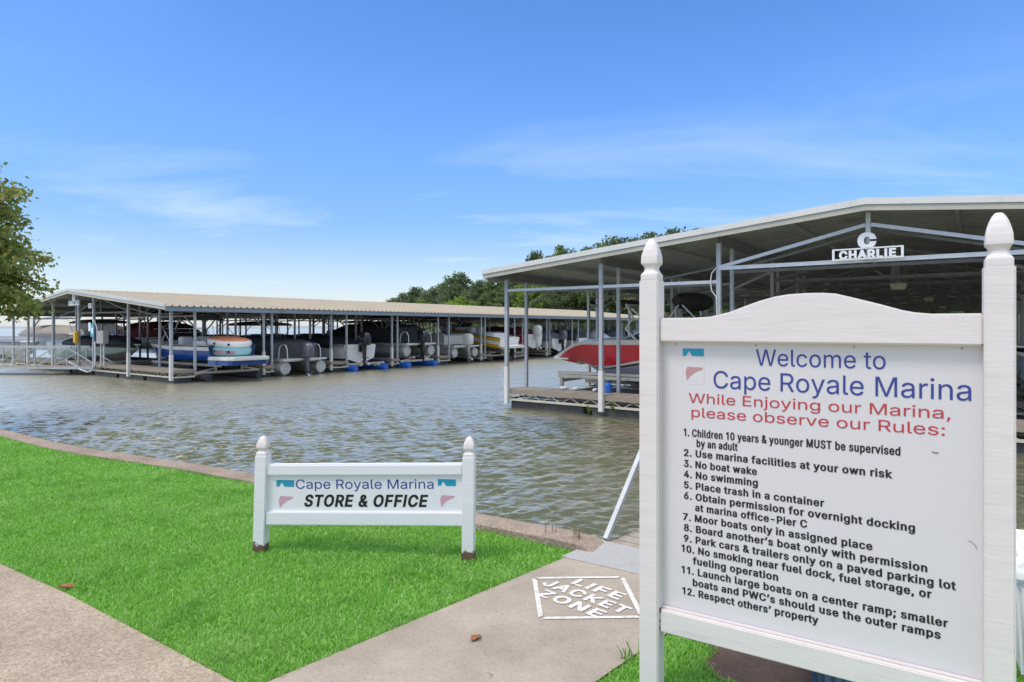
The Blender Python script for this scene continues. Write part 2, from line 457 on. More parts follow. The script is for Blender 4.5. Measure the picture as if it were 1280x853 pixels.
class MB:
    def __init__(self):
        self.v = []; self.f = []; self.mi = []

    def add(self, vs, fs, mi=0):
        n = len(self.v)
        self.v += [tuple(p) for p in vs]
        self.f += [tuple(i + n for i in f) for f in fs]
        self.mi += [mi] * len(fs)
        return self

    def box(self, c, s, mat4=None, mi=0):
        x, y, z = c; a, b, d = s[0] / 2, s[1] / 2, s[2] / 2
        vs = [Vector((x + i * a, y + j * b, z + k * d)) for i in (-1, 1) for j in (-1, 1) for k in (-1, 1)]
        if mat4 is not None: vs = [mat4 @ p for p in vs]
        return self.add(vs, [(0, 1, 3, 2), (4, 6, 7, 5), (0, 4, 5, 1), (2, 3, 7, 6), (0, 2, 6, 4), (1, 5, 7, 3)], mi)

    def bb(self, x0, x1, y0, y1, z0, z1, mi=0):
        return self.box(((x0 + x1) / 2, (y0 + y1) / 2, (z0 + z1) / 2), (x1 - x0, y1 - y0, z1 - z0), mi=mi)

    def beam(self, p0, p1, w, h, mi=0):
        p0, p1 = Vector(p0), Vector(p1)
        d = (p1 - p0).normalized()
        up = Vector((0, 0, 1)) if abs(d.z) < 0.97 else Vector((0, 1, 0))
        s = d.cross(up).normalized(); u = s.cross(d)
        vs = []
        for p in (p0, p1):
            for a, b in ((-1, -1), (1, -1), (1, 1), (-1, 1)):
                vs.append(p + s * (a * w / 2) + u * (b * h / 2))
        return self.add(vs, [(3, 2, 1, 0), (4, 5, 6, 7), (0, 1, 5, 4), (1, 2, 6, 5), (2, 3, 7, 6), (3, 0, 4, 7)], mi)

    def loft(self, rings, cap0=True, cap1=True, closed=True, mi=0, mis=None):
        n = len(rings[0]); base = len(self.v)
        for r in rings: self.v += [tuple(p) for p in r]
        for i in range(len(rings) - 1):
            for j in range(n if closed else n - 1):
                k = (j + 1) % n
                self.f.append((base + i * n + j, base + i * n + k, base + (i + 1) * n + k, base + (i + 1) * n + j))
                self.mi.append(mis[j] if mis else mi)
        if cap0: self.f.append(tuple(base + j for j in reversed(range(n)))); self.mi.append(mi)
        if cap1: self.f.append(tuple(base + (len(rings) - 1) * n + j for j in range(n))); self.mi.append(mi)
        return self

    def tube(self, pts, r, n=8, mi=0, caps=True):
        pts = [Vector(p) for p in pts]
        rs = r if isinstance(r, (list, tuple)) else [r] * len(pts)
        rings = []; prev = None
        for i, p in enumerate(pts):
            d = (pts[min(i + 1, len(pts) - 1)] - pts[max(i - 1, 0)]).normalized()
            if prev is None:
                up = Vector((0, 0, 1)) if abs(d.z) < 0.9 else Vector((1, 0, 0))
                s = d.cross(up).normalized()
            else:
                s = (prev - d * prev.dot(d)).normalized()
            prev = s; u = s.cross(d)
            rings.append([p + (s * math.cos(2 * math.pi * k / n) + u * math.sin(2 * math.pi * k / n)) * rs[i] for k in range(n)])
        return self.loft(rings, caps, caps, True, mi)

    def prism(self, poly, y0, y1, mi=0, axes="xz"):
        def P(a, b, c): return (a, c, b) if axes == "xz" else ((a, b, c) if axes == "xy" else (c, a, b))
        n = len(poly)
        vs = [P(a, b, y0) for a, b in poly] + [P(a, b, y1) for a, b in poly]
        fs = [tuple(range(n)), tuple(reversed(range(n, 2 * n)))] + [(i, i + n, (i + 1) % n + n, (i + 1) % n) for i in range(n)]
        return self.add(vs, fs, mi)

    def disc(self, c, r, axis=2, n=20, h=0.02, mi=0):
        a = Vector(c); b = Vector(c); a[axis] -= h / 2; b[axis] += h / 2
        return self.tube([a, b], r, n, mi)

    def build(self, name, mats, parent=None, smooth=False, bevel=0.0, seg=2, loc=None, fix=True, angle=35):
        if not isinstance(mats, (list, tuple)): mats = [mats]
        me = bpy.data.meshes.new(name)
        me.from_pydata(self.v, [], self.f)
        for m in mats: me.materials.append(m)
        if len(mats) > 1: me.polygons.foreach_set("material_index", self.mi)
        if fix or bevel:
            bm = bmesh.new(); bm.from_mesh(me)
            bmesh.ops.recalc_face_normals(bm, faces=bm.faces)
            if bevel:
                es = [e for e in bm.edges if len(e.link_faces) == 2 and e.calc_face_angle(0) > R(30)]
                bmesh.ops.bevel(bm, geom=es, offset=bevel, segments=seg, affect="EDGES", clamp_overlap=True)
            bm.to_mesh(me); bm.free()
        if smooth:
            me.polygons.foreach_set("use_smooth", [True] * len(me.polygons))
            me.set_sharp_from_angle(angle=R(angle))
        o = bpy.data.objects.new(name, me)
        COL.objects.link(o)
        if parent: o.parent = parent
        if loc: o.location = loc
        return o


def copy_part(o, parent, loc=None):
    c = o.copy(); COL.objects.link(c); c.parent = parent
    if loc is not None: c.location = loc
    return c


def copy_tree(o, parent=None):
    c = o.copy(); COL.objects.link(c); c.parent = parent
    for ch in children(o): copy_tree(ch, c)
    return c



GLYPHS = {
    ' ': (188, []),
    '&': (448, [[197,-7,165,-5,136,1,110,12,88,26,69,42,54,62,43,84,36,108,34,133,36,154,40,173,47,189,85,235,140,279,216,335,237,352,255,375,262,405,260,420,255,434,245,445,233,454,219,459,201,461,168,453,145,431,137,399,145,363,169,327,204,284,438,0,364,0,171,231,121,293,87,344,81,361,77,379,75,398,77,420,82,440,91,458,102,474,117,488,134,499,154,507,176,512,200,513,224,512,246,507,266,499,283,488,297,475,308,459,317,442,322,424,324,404,315,362,291,325,256,293,154,217,110,174,103,161,98,146,97,131,98,115,102,101,109,87,118,76,130,66,143,57,158,51,175,48,193,46,213,48,232,52,251,59,301,95,315,112,327,131,336,151,343,174,348,198,349,224,408,224,406,194,403,167,397,144,371,92,345,62,333,47,315,30,294,17,271,7,246,-1,221,-5]]),
    ',': (188, [[38,-119,68,71,137,71,84,-119]]),
    '-': (453, [[337,244,337,188,114,188,114,244]]),
    '.': (188, [[95,-4,83,-3,73,1,63,9,55,18,51,29,50,41,51,53,55,64,63,73,73,81,83,85,95,87,107,85,118,81,128,73,135,64,140,53,141,41,140,29,135,18,128,9,118,1,107,-3]]),
    '0': (453, [[227,-7,191,-3,158,7,130,24,105,48,85,77,69,113,60,144,53,178,49,214,48,254,49,294,53,330,60,364,69,395,85,431,106,461,130,484,159,502,191,512,227,516,262,512,295,502,323,484,348,461,368,431,384,395,393,364,400,330,404,294,405,254,404,214,400,178,393,144,384,113,368,77,348,48,323,24,295,7,263,-3],[227,50,250,52,271,60,290,74,306,92,320,116,330,144,338,176,342,213,344,254,342,295,338,332,330,365,320,393,306,416,290,435,271,449,250,457,227,460,203,457,182,449,163,435,147,416,134,393,123,365,115,332,111,295,109,254,111,213,115,176,123,144,134,116,147,92,163,74,182,60,203,52]]),
    '1': (400, [[276,509,276,0,212,0,212,448,209,448,86,358,86,427,198,509]]),
    '2': (453, [[64,0,64,47,234,229,282,282,311,327,320,371,319,389,315,405,308,419,298,431,287,441,273,449,224,460,205,458,188,454,172,447,159,438,148,427,139,413,132,398,128,381,127,362,66,362,68,391,75,418,86,442,102,464,121,482,143,496,168,507,196,513,225,516,254,513,281,507,306,497,328,482,346,465,361,445,372,423,379,398,381,372,371,318,336,259,267,180,153,60,153,57,389,57,389,0]]),
    '3': (453, [[218,-7,188,-5,159,1,133,10,108,22,88,38,70,57,57,79,48,104,44,132,109,132,112,115,118,100,126,87,137,76,150,66,165,59,219,50,275,61,291,69,304,80,315,93,323,108,328,125,329,145,328,163,323,180,316,196,306,211,292,223,275,234,254,241,229,246,201,248,157,248,157,299,288,448,288,452,70,452,70,509,372,509,372,461,211,278,211,289,247,290,279,286,308,276,333,262,354,244,371,222,383,198,391,173,393,145,390,116,383,90,370,66,354,45,333,27,309,12,281,2,251,-5]]),
    '4': (453, [[40,105,40,158,247,509,311,509,109,166,109,163,413,163,413,105],[282,0,282,121,282,146,282,318,343,318,343,0]]),
    '5': (453, [[221,-7,192,-5,165,1,140,11,118,25,99,41,83,60,71,82,63,105,60,130,122,130,125,115,130,102,138,89,173,60,221,50,241,51,259,56,276,64,291,75,304,89,314,104,322,122,326,141,328,162,326,183,321,203,314,221,303,237,290,251,275,262,257,270,238,275,218,277,167,268,128,246,67,253,96,509,366,509,366,452,151,452,134,301,136,301,178,325,229,334,252,332,274,328,294,321,313,311,330,299,345,285,358,269,370,251,379,231,386,210,390,187,391,163,388,132,381,102,369,76,352,52,332,32,309,15,282,3,253,-4]]),
    '6': (453, [[226,-7,196,-4,168,3,142,15,119,31,100,51,84,74,73,101,66,130,64,162,65,187,71,212,80,239,137,340,252,509,322,509,151,261,145,261,165,288,196,307,235,314,265,312,291,305,316,295,337,280,355,262,370,240,380,215,387,187,389,157,387,127,379,98,368,73,352,50,333,30,310,14,284,3,257,-4],[226,48,245,50,263,55,279,63,293,73,304,86,314,101,322,119,326,137,327,157,326,178,322,196,314,213,304,228,293,241,279,251,263,259,245,264,226,265,207,264,190,259,174,252,160,241,148,229,138,214,131,197,126,179,125,158,126,138,131,119,138,102,148,86,160,73,174,63,190,55,207,50]]),
    '7': (453, [[97,0,323,448,323,452,62,452,62,509,391,509,391,449,165,0]]),
    '8': (453, [[226,-7,193,-5,163,1,136,11,111,25,91,42,74,62,62,84,54,109,52,135,53,156,58,176,65,195,75,212,87,228,101,241,117,252,134,260,153,265,153,267,129,276,109,289,93,308,80,330,73,354,70,380,73,405,79,429,90,450,106,469,124,485,146,498,170,508,197,514,226,516,255,514,282,508,306,498,328,485,346,469,361,450,373,429,379,405,382,380,379,354,372,330,359,308,343,289,323,276,300,267,300,265,319,260,335,252,351,241,365,228,377,212,387,195,395,176,399,156,401,135,398,109,391,84,378,62,362,42,341,25,317,11,289,1,259,-5],[226,49,248,50,267,54,285,60,300,69,313,79,323,91,331,106,335,121,337,139,335,157,330,173,322,189,312,202,298,213,283,223,265,230,247,234,226,235,206,234,187,230,169,223,154,213,140,202,130,189,122,173,117,157,115,139,117,121,121,106,129,91,139,79,152,69,167,60,185,54,205,50],[226,290,274,300,287,308,298,318,307,330,314,344,318,359,319,376,318,392,314,407,308,420,299,432,288,442,275,449,226,460,177,449,164,442,153,432,145,420,138,407,134,392,133,376,134,359,138,344,145,330,154,318,165,308,178,300]]),
    '9': (453, [[226,516,256,513,285,506,310,494,333,478,352,458,368,434,380,408,387,378,389,347,387,322,382,296,373,270,315,168,200,0,130,0,301,248,307,248,287,221,257,202,218,195,188,197,161,203,137,214,116,229,98,247,83,269,72,294,66,321,64,352,66,382,73,411,85,436,101,459,120,479,143,494,168,506,196,513],[226,460,207,459,190,454,174,446,160,435,148,423,138,407,131,390,127,372,125,352,127,331,131,313,138,295,148,280,160,268,174,257,190,250,207,245,226,243,245,245,263,249,279,257,293,267,305,280,314,295,322,312,326,330,327,350,326,371,322,390,314,407,305,422,293,435,279,446,263,454,245,459]]),
    ':': (188, [[95,-4,83,-3,73,1,63,9,55,18,51,29,50,41,51,53,55,64,63,73,73,81,83,85,95,87,107,85,118,81,128,73,135,64,140,53,141,41,140,29,135,18,128,9,118,1,107,-3],[95,271,83,272,73,277,63,284,55,294,51,304,50,316,51,328,55,339,63,349,73,356,83,360,95,362,107,360,118,356,128,349,135,339,140,328,141,316,140,304,135,294,128,284,118,277,107,272]]),
    ';': (188, [[38,-119,68,71,137,71,84,-119],[103,271,92,272,81,277,71,284,64,294,59,304,58,316,59,328,64,339,71,349,81,356,92,360,103,362,116,360,126,356,136,349,143,339,148,328,149,316,148,304,143,294,136,284,126,277,116,272]]),
    'A': (480, [[16,0,201,509,276,509,463,0,395,0,287,302,264,372,232,478,245,478,213,371,191,302,85,0],[110,142,110,199,370,199,370,142]]),
    'B': (456, [[60,0,60,509,241,509,274,507,304,501,329,491,350,477,367,461,381,442,390,421,396,398,398,374,397,353,393,336,387,320,356,286,315,267,315,262,331,260,347,254,363,245,378,234,391,220,402,203,411,184,416,161,418,136,416,111,410,88,400,67,386,48,368,31,344,18,317,8,284,2,247,0],[125,57,245,57,281,60,309,67,330,80,344,96,353,115,355,137,354,153,350,169,342,184,333,197,320,209,306,218,289,225,269,229,248,231,125,231],[125,285,238,285,288,296,302,304,314,314,323,326,330,340,335,355,336,372,333,393,326,412,313,429,294,442,270,449,240,452,125,452]]),
    'C': (510, [[267,-7,235,-5,205,1,177,11,150,25,126,42,104,63,86,88,70,115,57,146,48,179,42,215,40,254,42,293,48,329,57,362,70,393,86,421,104,445,126,466,150,484,177,498,205,508,235,514,267,516,340,504,362,496,383,485,402,471,419,456,435,438,448,418,459,397,467,373,473,348,408,348,389,395,357,428,315,449,267,456,237,453,209,445,184,432,161,414,141,391,125,364,113,332,106,295,103,254,106,213,113,177,125,145,141,117,161,94,184,76,210,63,237,56,267,53,315,60,357,81,389,114,408,160,473,160,467,135,459,112,448,91,435,71,420,53,402,38,383,24,363,13,341,5,317,-2,293,-6]]),
    'D': (502, [[219,0,96,0,96,57,215,57,254,60,288,68,318,81,343,99,363,122,379,149,390,181,397,216,399,255,397,294,390,329,379,361,364,388,344,410,320,428,291,441,258,449,221,452,93,452,93,509,225,509,261,507,294,501,325,492,353,478,385,455,412,426,433,391,446,361,455,329,460,293,462,255,460,217,455,181,446,149,433,119,417,92,398,68,376,48,351,31,322,17,291,8,256,2],[125,509,125,0,60,0,60,509]]),
    'E': (419, [[60,0,60,509,372,509,372,452,125,452,125,286,355,286,355,229,125,229,125,57,375,57,375,0]]),
    'F': (410, [[60,0,60,509,369,509,369,452,125,452,125,278,346,278,346,221,125,221,125,0]]),
    'H': (517, [[60,0,60,509,125,509,125,289,392,289,392,509,457,509,457,0,392,0,392,232,125,232,125,0]]),
    'I': (190, [[63,0,63,509,127,509,127,0]]),
    'J': (396, [[185,-7,143,-2,106,11,75,33,57,55,44,81,36,111,33,145,33,173,98,173,98,145,100,117,108,93,122,74,139,61,160,53,185,50,209,53,230,61,248,74,261,93,269,117,272,145,272,509,336,509,336,145,334,111,326,81,313,55,294,33,263,11,227,-2]]),
    'K': (467, [[104,145,104,216,139,261,174,303,212,344,364,509,448,509,231,276,228,276],[60,0,60,509,125,509,125,334,124,225,125,193,125,0],[372,0,188,259,228,309,449,0]]),
    'L': (393, [[60,0,60,509,125,509,125,57,361,57,361,0]]),
    'M': (628, [[60,0,60,509,152,509,277,187,287,159,299,123,311,84,322,49,307,49,318,83,330,121,342,158,352,187,476,509,568,509,568,0,504,0,504,291,504,327,505,369,506,413,507,457,513,457,498,409,482,363,467,322,456,291,342,0,286,0,170,291,159,321,145,361,129,408,112,457,119,457,120,416,121,372,122,328,122,291,122,0]]),
    'N': (524, [[60,0,60,509,136,509,343,183,363,151,388,107,414,55,405,54,401,108,399,157,399,195,399,509,463,509,463,0,387,0,202,290,177,331,148,381,108,452,119,454,122,384,124,328,125,291,125,0]]),
    'O': (533, [[267,-7,235,-5,205,1,177,11,150,25,126,42,105,63,86,88,70,115,57,146,48,179,42,215,40,254,42,293,48,329,57,362,70,393,86,421,105,445,126,466,150,484,177,498,205,508,235,514,267,516,299,514,329,508,357,498,384,484,408,466,429,445,448,421,464,393,477,362,486,329,491,293,493,254,491,215,486,179,477,146,464,115,448,88,429,63,408,42,384,25,357,11,329,1,299,-5],[267,53,296,55,324,63,349,76,372,94,392,116,408,144,420,176,428,213,430,254,428,295,420,332,408,365,392,392,372,415,349,433,324,446,296,453,267,456,237,453,210,445,184,433,161,415,142,392,125,364,113,332,106,295,103,254,106,213,113,176,125,144,142,117,161,94,184,76,210,63,237,55]]),
    'P': (445, [[60,0,60,509,235,509,272,506,305,499,332,487,356,471,375,452,390,430,400,404,407,377,409,348,407,318,400,291,390,265,375,243,356,223,332,207,305,195,272,188,235,186,109,186,109,242,233,242,257,244,279,248,297,256,312,266,324,279,333,294,339,310,343,328,344,348,343,367,339,385,333,402,324,416,312,428,297,439,279,446,257,451,232,452,125,452,125,0]]),
    'R': (449, [[60,0,60,509,236,509,273,506,305,500,333,489,356,473,376,455,390,433,401,408,407,381,409,352,407,323,401,296,390,271,376,250,356,232,333,217,305,206,273,200,236,198,96,198,96,255,234,255,258,256,280,260,298,267,313,276,325,287,334,300,340,316,344,333,345,352,344,371,340,389,334,405,325,419,313,430,298,440,279,446,258,451,233,452,125,452,125,0],[353,0,230,229,303,229,428,0]]),
    'S': (447, [[224,-9,188,-7,156,-1,128,9,102,23,81,40,64,60,51,83,42,109,38,137,104,137,108,118,114,102,123,88,136,76,150,66,166,59,224,49,246,50,267,54,286,60,303,69,317,79,329,92,338,106,344,122,346,139,344,154,340,168,332,179,296,205,245,222,184,239,145,253,112,269,86,289,67,313,56,341,52,372,54,400,62,425,75,448,92,468,113,484,138,498,165,508,195,514,227,516,259,514,289,508,316,498,340,484,360,468,377,449,390,427,398,403,401,378,337,378,332,402,320,421,302,437,280,449,254,456,225,459,204,457,185,454,167,448,152,440,139,430,129,418,121,405,117,391,115,376,117,359,122,345,131,334,169,308,212,293,264,279,312,264,359,238,395,198,402,180,407,161,408,139,406,112,399,87,386,64,370,43,349,25,323,11,294,0,261,-7]]),
    'T': (449, [[32,452,32,509,417,509,417,452,257,452,257,0,193,0,193,452]]),
    'U': (517, [[259,-8,220,-6,186,2,154,15,126,33,103,55,85,80,71,108,63,140,60,173,60,509,124,509,124,178,126,155,132,133,141,113,153,95,169,80,187,68,208,59,232,53,259,52,285,53,309,59,331,68,349,80,364,95,377,113,385,133,391,155,393,178,393,509,457,509,457,173,454,140,446,108,433,80,414,55,391,33,363,15,332,2,297,-6]]),
    'W': (686, [[155,0,16,509,82,509,163,196,175,145,187,94,197,40,189,40,200,94,211,145,224,196,306,509,380,509,462,196,474,145,486,94,497,40,488,40,499,94,510,145,523,196,603,509,670,509,530,0,455,0,368,323,351,391,336,475,350,475,335,395,318,323,230,0]]),
    'Z': (438, [[42,0,42,46,273,385,306,431,341,476,348,454,285,452,223,452,40,452,40,509,397,509,397,462,169,129,134,81,97,33,90,54,152,57,214,57,399,57,399,0]]),
    'a': (389, [[160,-9,137,-7,115,-3,94,5,76,15,60,29,48,45,38,63,32,84,30,108,32,128,36,146,43,161,53,174,64,184,78,193,125,211,178,220,234,227,265,235,271,240,274,246,276,255,276,257,267,297,240,322,196,331,149,322,118,301,100,274,41,291,51,313,64,331,79,346,95,358,114,368,133,375,194,384,239,379,286,360,300,350,312,336,322,320,330,301,335,278,337,251,337,0,277,0,277,52,272,52,252,25,215,1],[170,45,192,47,211,51,228,59,242,68,254,80,263,93,270,108,274,122,276,138,276,190,259,182,231,176,200,171,175,168,134,159,103,139,97,130,93,118,92,105,102,72,130,52]]),
    'b': (424, [[229,-8,208,-7,189,-3,172,4,138,31,118,59,112,59,112,0,53,0,53,509,114,509,114,319,118,319,137,346,171,373,188,379,207,383,229,384,259,382,287,374,313,361,335,342,354,320,370,293,381,261,388,227,390,189,388,151,381,116,370,84,355,57,336,34,313,16,288,3,260,-6],[220,47,242,49,262,55,279,66,294,80,306,97,316,117,323,139,327,163,328,189,327,215,323,239,316,261,307,281,295,298,280,311,262,322,243,328,220,330,198,328,178,322,161,312,147,299,134,282,125,263,118,241,114,216,113,189,114,162,118,138,125,115,135,95,147,78,162,65,179,55,198,49]]),
    'c': (396, [[207,-8,174,-5,144,3,117,16,93,35,72,58,56,85,44,116,37,150,34,187,37,225,44,260,56,291,72,318,93,341,117,360,144,374,174,382,207,384,260,377,305,356,340,322,362,277,303,262,290,289,270,311,242,325,207,330,184,328,163,321,145,310,130,296,118,278,108,258,102,236,98,212,96,187,98,163,102,139,108,117,118,97,130,80,145,66,163,55,184,49,207,46,243,52,271,66,292,89,304,117,363,102,341,56,306,21,261,-1]]),
    'd': (424, [[195,-8,165,-6,137,3,111,16,89,34,70,57,55,84,43,116,36,151,34,189,36,227,43,261,55,293,70,320,89,342,112,361,137,374,165,382,196,384,218,383,237,379,253,373,287,346,306,319,311,319,311,509,372,509,372,0,313,0,313,59,307,59,287,31,252,4,236,-3,217,-7],[205,47,226,49,246,55,263,65,278,78,290,95,299,115,306,138,310,162,312,189,310,216,306,241,300,263,290,282,278,299,263,312,246,322,227,328,205,330,182,328,162,322,145,311,130,298,118,281,108,261,102,239,98,215,96,189,98,163,102,139,109,117,118,97,130,80,145,66,162,55,182,49]]),
    'e': (404, [[212,-8,177,-5,145,3,117,16,92,35,72,58,56,85,44,116,37,150,34,187,36,224,44,258,55,290,71,317,91,340,115,359,142,373,172,382,205,384,266,374,285,366,303,355,319,341,334,324,347,305,357,282,365,256,370,227,371,194,371,169,75,169,75,221,338,221,310,202,308,226,304,248,298,269,288,286,277,301,263,314,246,323,227,328,205,330,183,328,164,323,146,313,131,301,119,286,109,270,102,251,97,231,96,211,96,178,98,151,102,127,110,106,121,88,135,73,151,61,169,53,190,48,212,46,254,53,285,73,306,105,365,91,358,72,348,55,335,39,320,26,302,14,283,4,261,-3,237,-7]]),
    'f': (254, [[228,379,228,327,6,327,6,379],[81,0,81,432,82,452,87,470,96,486,107,499,120,510,135,519,187,530,222,527,243,521,227,468,215,472,195,474,178,472,164,468,154,460,147,449,143,435,142,419,142,0]]),
    'g': (425, [[207,-151,180,-149,156,-146,134,-140,82,-110,51,-69,101,-41,122,-66,154,-88,207,-97,236,-95,261,-87,282,-75,298,-58,308,-34,311,-6,311,68,306,68,287,41,252,16,236,10,217,6,195,5,165,7,138,14,113,27,90,43,71,65,55,90,43,120,36,154,34,191,36,229,43,263,55,293,71,320,90,342,112,361,138,374,166,382,196,384,218,383,237,379,253,373,288,346,308,319,313,319,313,379,372,379,372,-9,370,-40,363,-67,350,-90,334,-109,314,-124,291,-136,265,-144,237,-149],[205,59,227,61,246,66,264,75,278,87,290,103,300,121,307,142,311,166,312,193,311,219,307,242,300,264,291,283,279,299,264,312,247,322,227,328,205,330,182,328,163,322,145,312,130,298,118,282,109,262,102,241,98,218,96,193,98,167,102,144,109,123,118,104,131,88,145,76,163,66,183,61]]),
    'h': (410, [[114,227,114,0,53,0,53,509,114,509,114,287,102,287,116,319,132,344,152,362,175,374,200,382,227,384,252,383,275,377,295,369,313,356,328,340,341,321,350,298,355,271,357,240,357,0,296,0,296,235,293,263,286,286,273,304,256,318,235,326,210,329,192,328,176,324,161,317,147,308,136,297,126,283,119,266,115,248]]),
    'i': (167, [[53,0,53,379,114,379,114,0],[84,443,73,444,63,448,54,455,47,463,43,472,41,483,43,494,47,504,54,512,63,518,73,522,84,524,95,522,105,518,114,512,121,504,125,494,126,483,125,472,121,463,114,455,105,448,95,444]]),
    'j': (167, [[53,379,114,379,114,-30,112,-52,108,-72,102,-90,92,-106,80,-119,65,-129,47,-137,27,-141,4,-143,-10,-143,-10,-87,2,-87,18,-85,31,-80,40,-72,47,-61,51,-46,53,-29],[83,443,72,444,62,448,53,455,47,463,42,472,41,483,42,494,47,504,53,512,62,518,72,522,83,524,95,522,105,518,114,512,120,504,125,494,126,483,125,472,120,463,114,455,105,448,95,444]]),
    'k': (381, [[110,137,110,212,121,212,284,379,360,379,184,199,177,199],[53,0,53,509,114,509,114,0],[294,0,148,186,191,229,372,0]]),
    'l': (189, [[139,-2,112,0,91,8,74,20,62,37,55,59,53,84,53,509,114,509,114,99,120,62,126,57,135,53,146,52,160,53,170,54,181,3,162,-1]]),
    'm': (610, [[53,0,53,379,112,379,112,295,108,295,114,314,122,331,132,346,172,376,219,386,245,383,268,375,287,361,303,342,314,320,321,295,312,295,318,312,326,329,337,343,381,375,437,386,458,385,478,380,497,372,514,361,529,346,541,328,550,307,555,283,557,255,557,0,496,0,496,254,493,279,485,298,473,313,456,323,438,329,419,330,402,329,387,326,374,320,345,290,335,247,335,0,274,0,274,260,272,280,265,297,253,311,238,322,220,328,199,330,158,320,145,312,135,302,126,289,119,274,115,257,114,238,114,0]]),
    'n': (410, [[114,227,114,0,53,0,53,379,112,379,112,287,102,287,116,319,132,344,152,362,175,374,200,382,227,384,252,383,275,377,295,369,313,356,328,340,341,321,350,298,355,271,357,240,357,0,296,0,296,235,293,263,286,286,273,304,256,318,235,326,210,329,192,328,176,324,161,317,147,308,136,297,126,283,119,266,115,248]]),
    'o': (415, [[207,-8,174,-5,144,3,117,16,93,35,72,58,56,85,44,116,37,150,34,187,37,225,44,260,56,291,72,318,93,341,117,360,144,374,174,382,207,384,241,382,271,374,299,360,323,341,343,318,359,291,371,260,379,225,381,187,379,150,371,116,359,85,343,58,323,35,299,16,271,3,241,-5],[207,46,231,49,252,55,270,66,285,80,298,97,307,117,314,139,318,163,319,187,318,212,314,236,307,258,298,278,285,296,270,310,252,321,231,328,207,330,184,328,163,321,145,310,130,296,118,278,108,258,102,236,98,212,96,187,98,163,102,139,108,117,118,97,130,80,145,66,163,55,184,49]]),
    'p': (424, [[53,-143,53,379,112,379,112,319,118,319,137,346,171,373,188,379,207,383,229,384,259,382,287,374,313,361,335,342,354,320,370,293,381,261,388,227,390,189,388,151,381,116,370,84,355,57,336,34,313,16,288,3,260,-6,229,-8,208,-7,189,-3,173,4,138,31,118,59,114,59,114,-143],[220,47,242,49,262,55,279,66,294,80,306,97,316,117,323,139,327,163,328,189,327,215,323,239,316,261,307,281,295,298,280,311,262,322,243,328,220,330,198,328,178,322,161,312,147,299,134,282,125,263,118,241,114,216,113,189,114,162,118,138,125,115,135,95,147,78,162,65,179,55,198,49]]),
    'r': (259, [[53,0,53,379,112,379,112,321,115,321,124,339,137,354,152,367,171,377,191,383,213,385,229,384,243,384,243,322,230,324,207,326,190,324,174,321,159,315,146,306,135,296,126,284,119,269,115,254,114,237,114,0]]),
    's': (365, [[182,-8,157,-7,133,-3,112,3,93,12,76,24,62,38,50,54,41,73,36,94,94,107,101,87,111,72,124,60,141,52,160,47,181,45,206,47,227,53,244,62,258,74,265,88,268,103,266,115,262,126,254,136,243,144,229,150,212,155,149,170,118,180,92,192,72,208,58,227,50,249,47,274,49,295,55,314,65,332,79,347,95,360,115,370,137,378,161,383,187,384,212,383,234,379,254,372,271,363,286,352,299,339,324,290,268,277,262,291,254,304,243,316,228,325,210,331,187,333,166,331,147,326,131,317,119,305,111,292,109,277,110,264,115,253,124,243,172,223,229,209,261,200,287,187,306,171,320,153,328,131,331,107,329,85,323,65,312,47,298,31,281,18,260,6,236,-2,210,-7]]),
    't': (227, [[204,379,204,327,6,327,6,379],[65,471,126,471,126,98,127,83,130,70,136,61,144,55,156,51,170,50,185,51,202,54,213,2,192,-3,168,-4,138,-1,113,7,92,21,77,41,68,64,65,93]]),
    'u': (410, [[182,-5,158,-3,135,2,115,11,97,23,82,39,69,59,60,82,54,109,53,139,53,379,114,379,114,144,116,117,124,94,137,75,154,61,175,53,200,50,218,51,234,55,249,62,263,71,274,83,283,97,290,113,295,132,296,153,296,379,357,379,357,0,298,0,298,92,307,92,294,60,277,35,257,17,234,5,209,-3]]),
    'v': (389, [[163,0,17,379,84,379,165,155,187,87,206,21,184,21,203,87,224,155,305,379,371,379,226,0]]),
    'w': (567, [[138,0,23,379,87,379,133,214,154,137,175,41,165,41,186,135,206,214,252,379,316,379,362,214,382,136,402,41,391,41,413,135,434,214,480,379,545,379,429,0,368,0,319,172,305,225,291,280,277,338,291,338,277,280,263,225,248,172,199,0]]),
    'y': (389, [[47,-139,61,-86,71,-87,104,-89,130,-74,151,-36,163,-1,17,379,84,379,165,155,187,87,206,21,184,21,202,87,224,155,305,379,371,379,204,-58,177,-107,139,-136,91,-145,65,-143]]),
    '’': (177, [[52,318,82,509,151,509,98,318]]),
}


_gl = {}


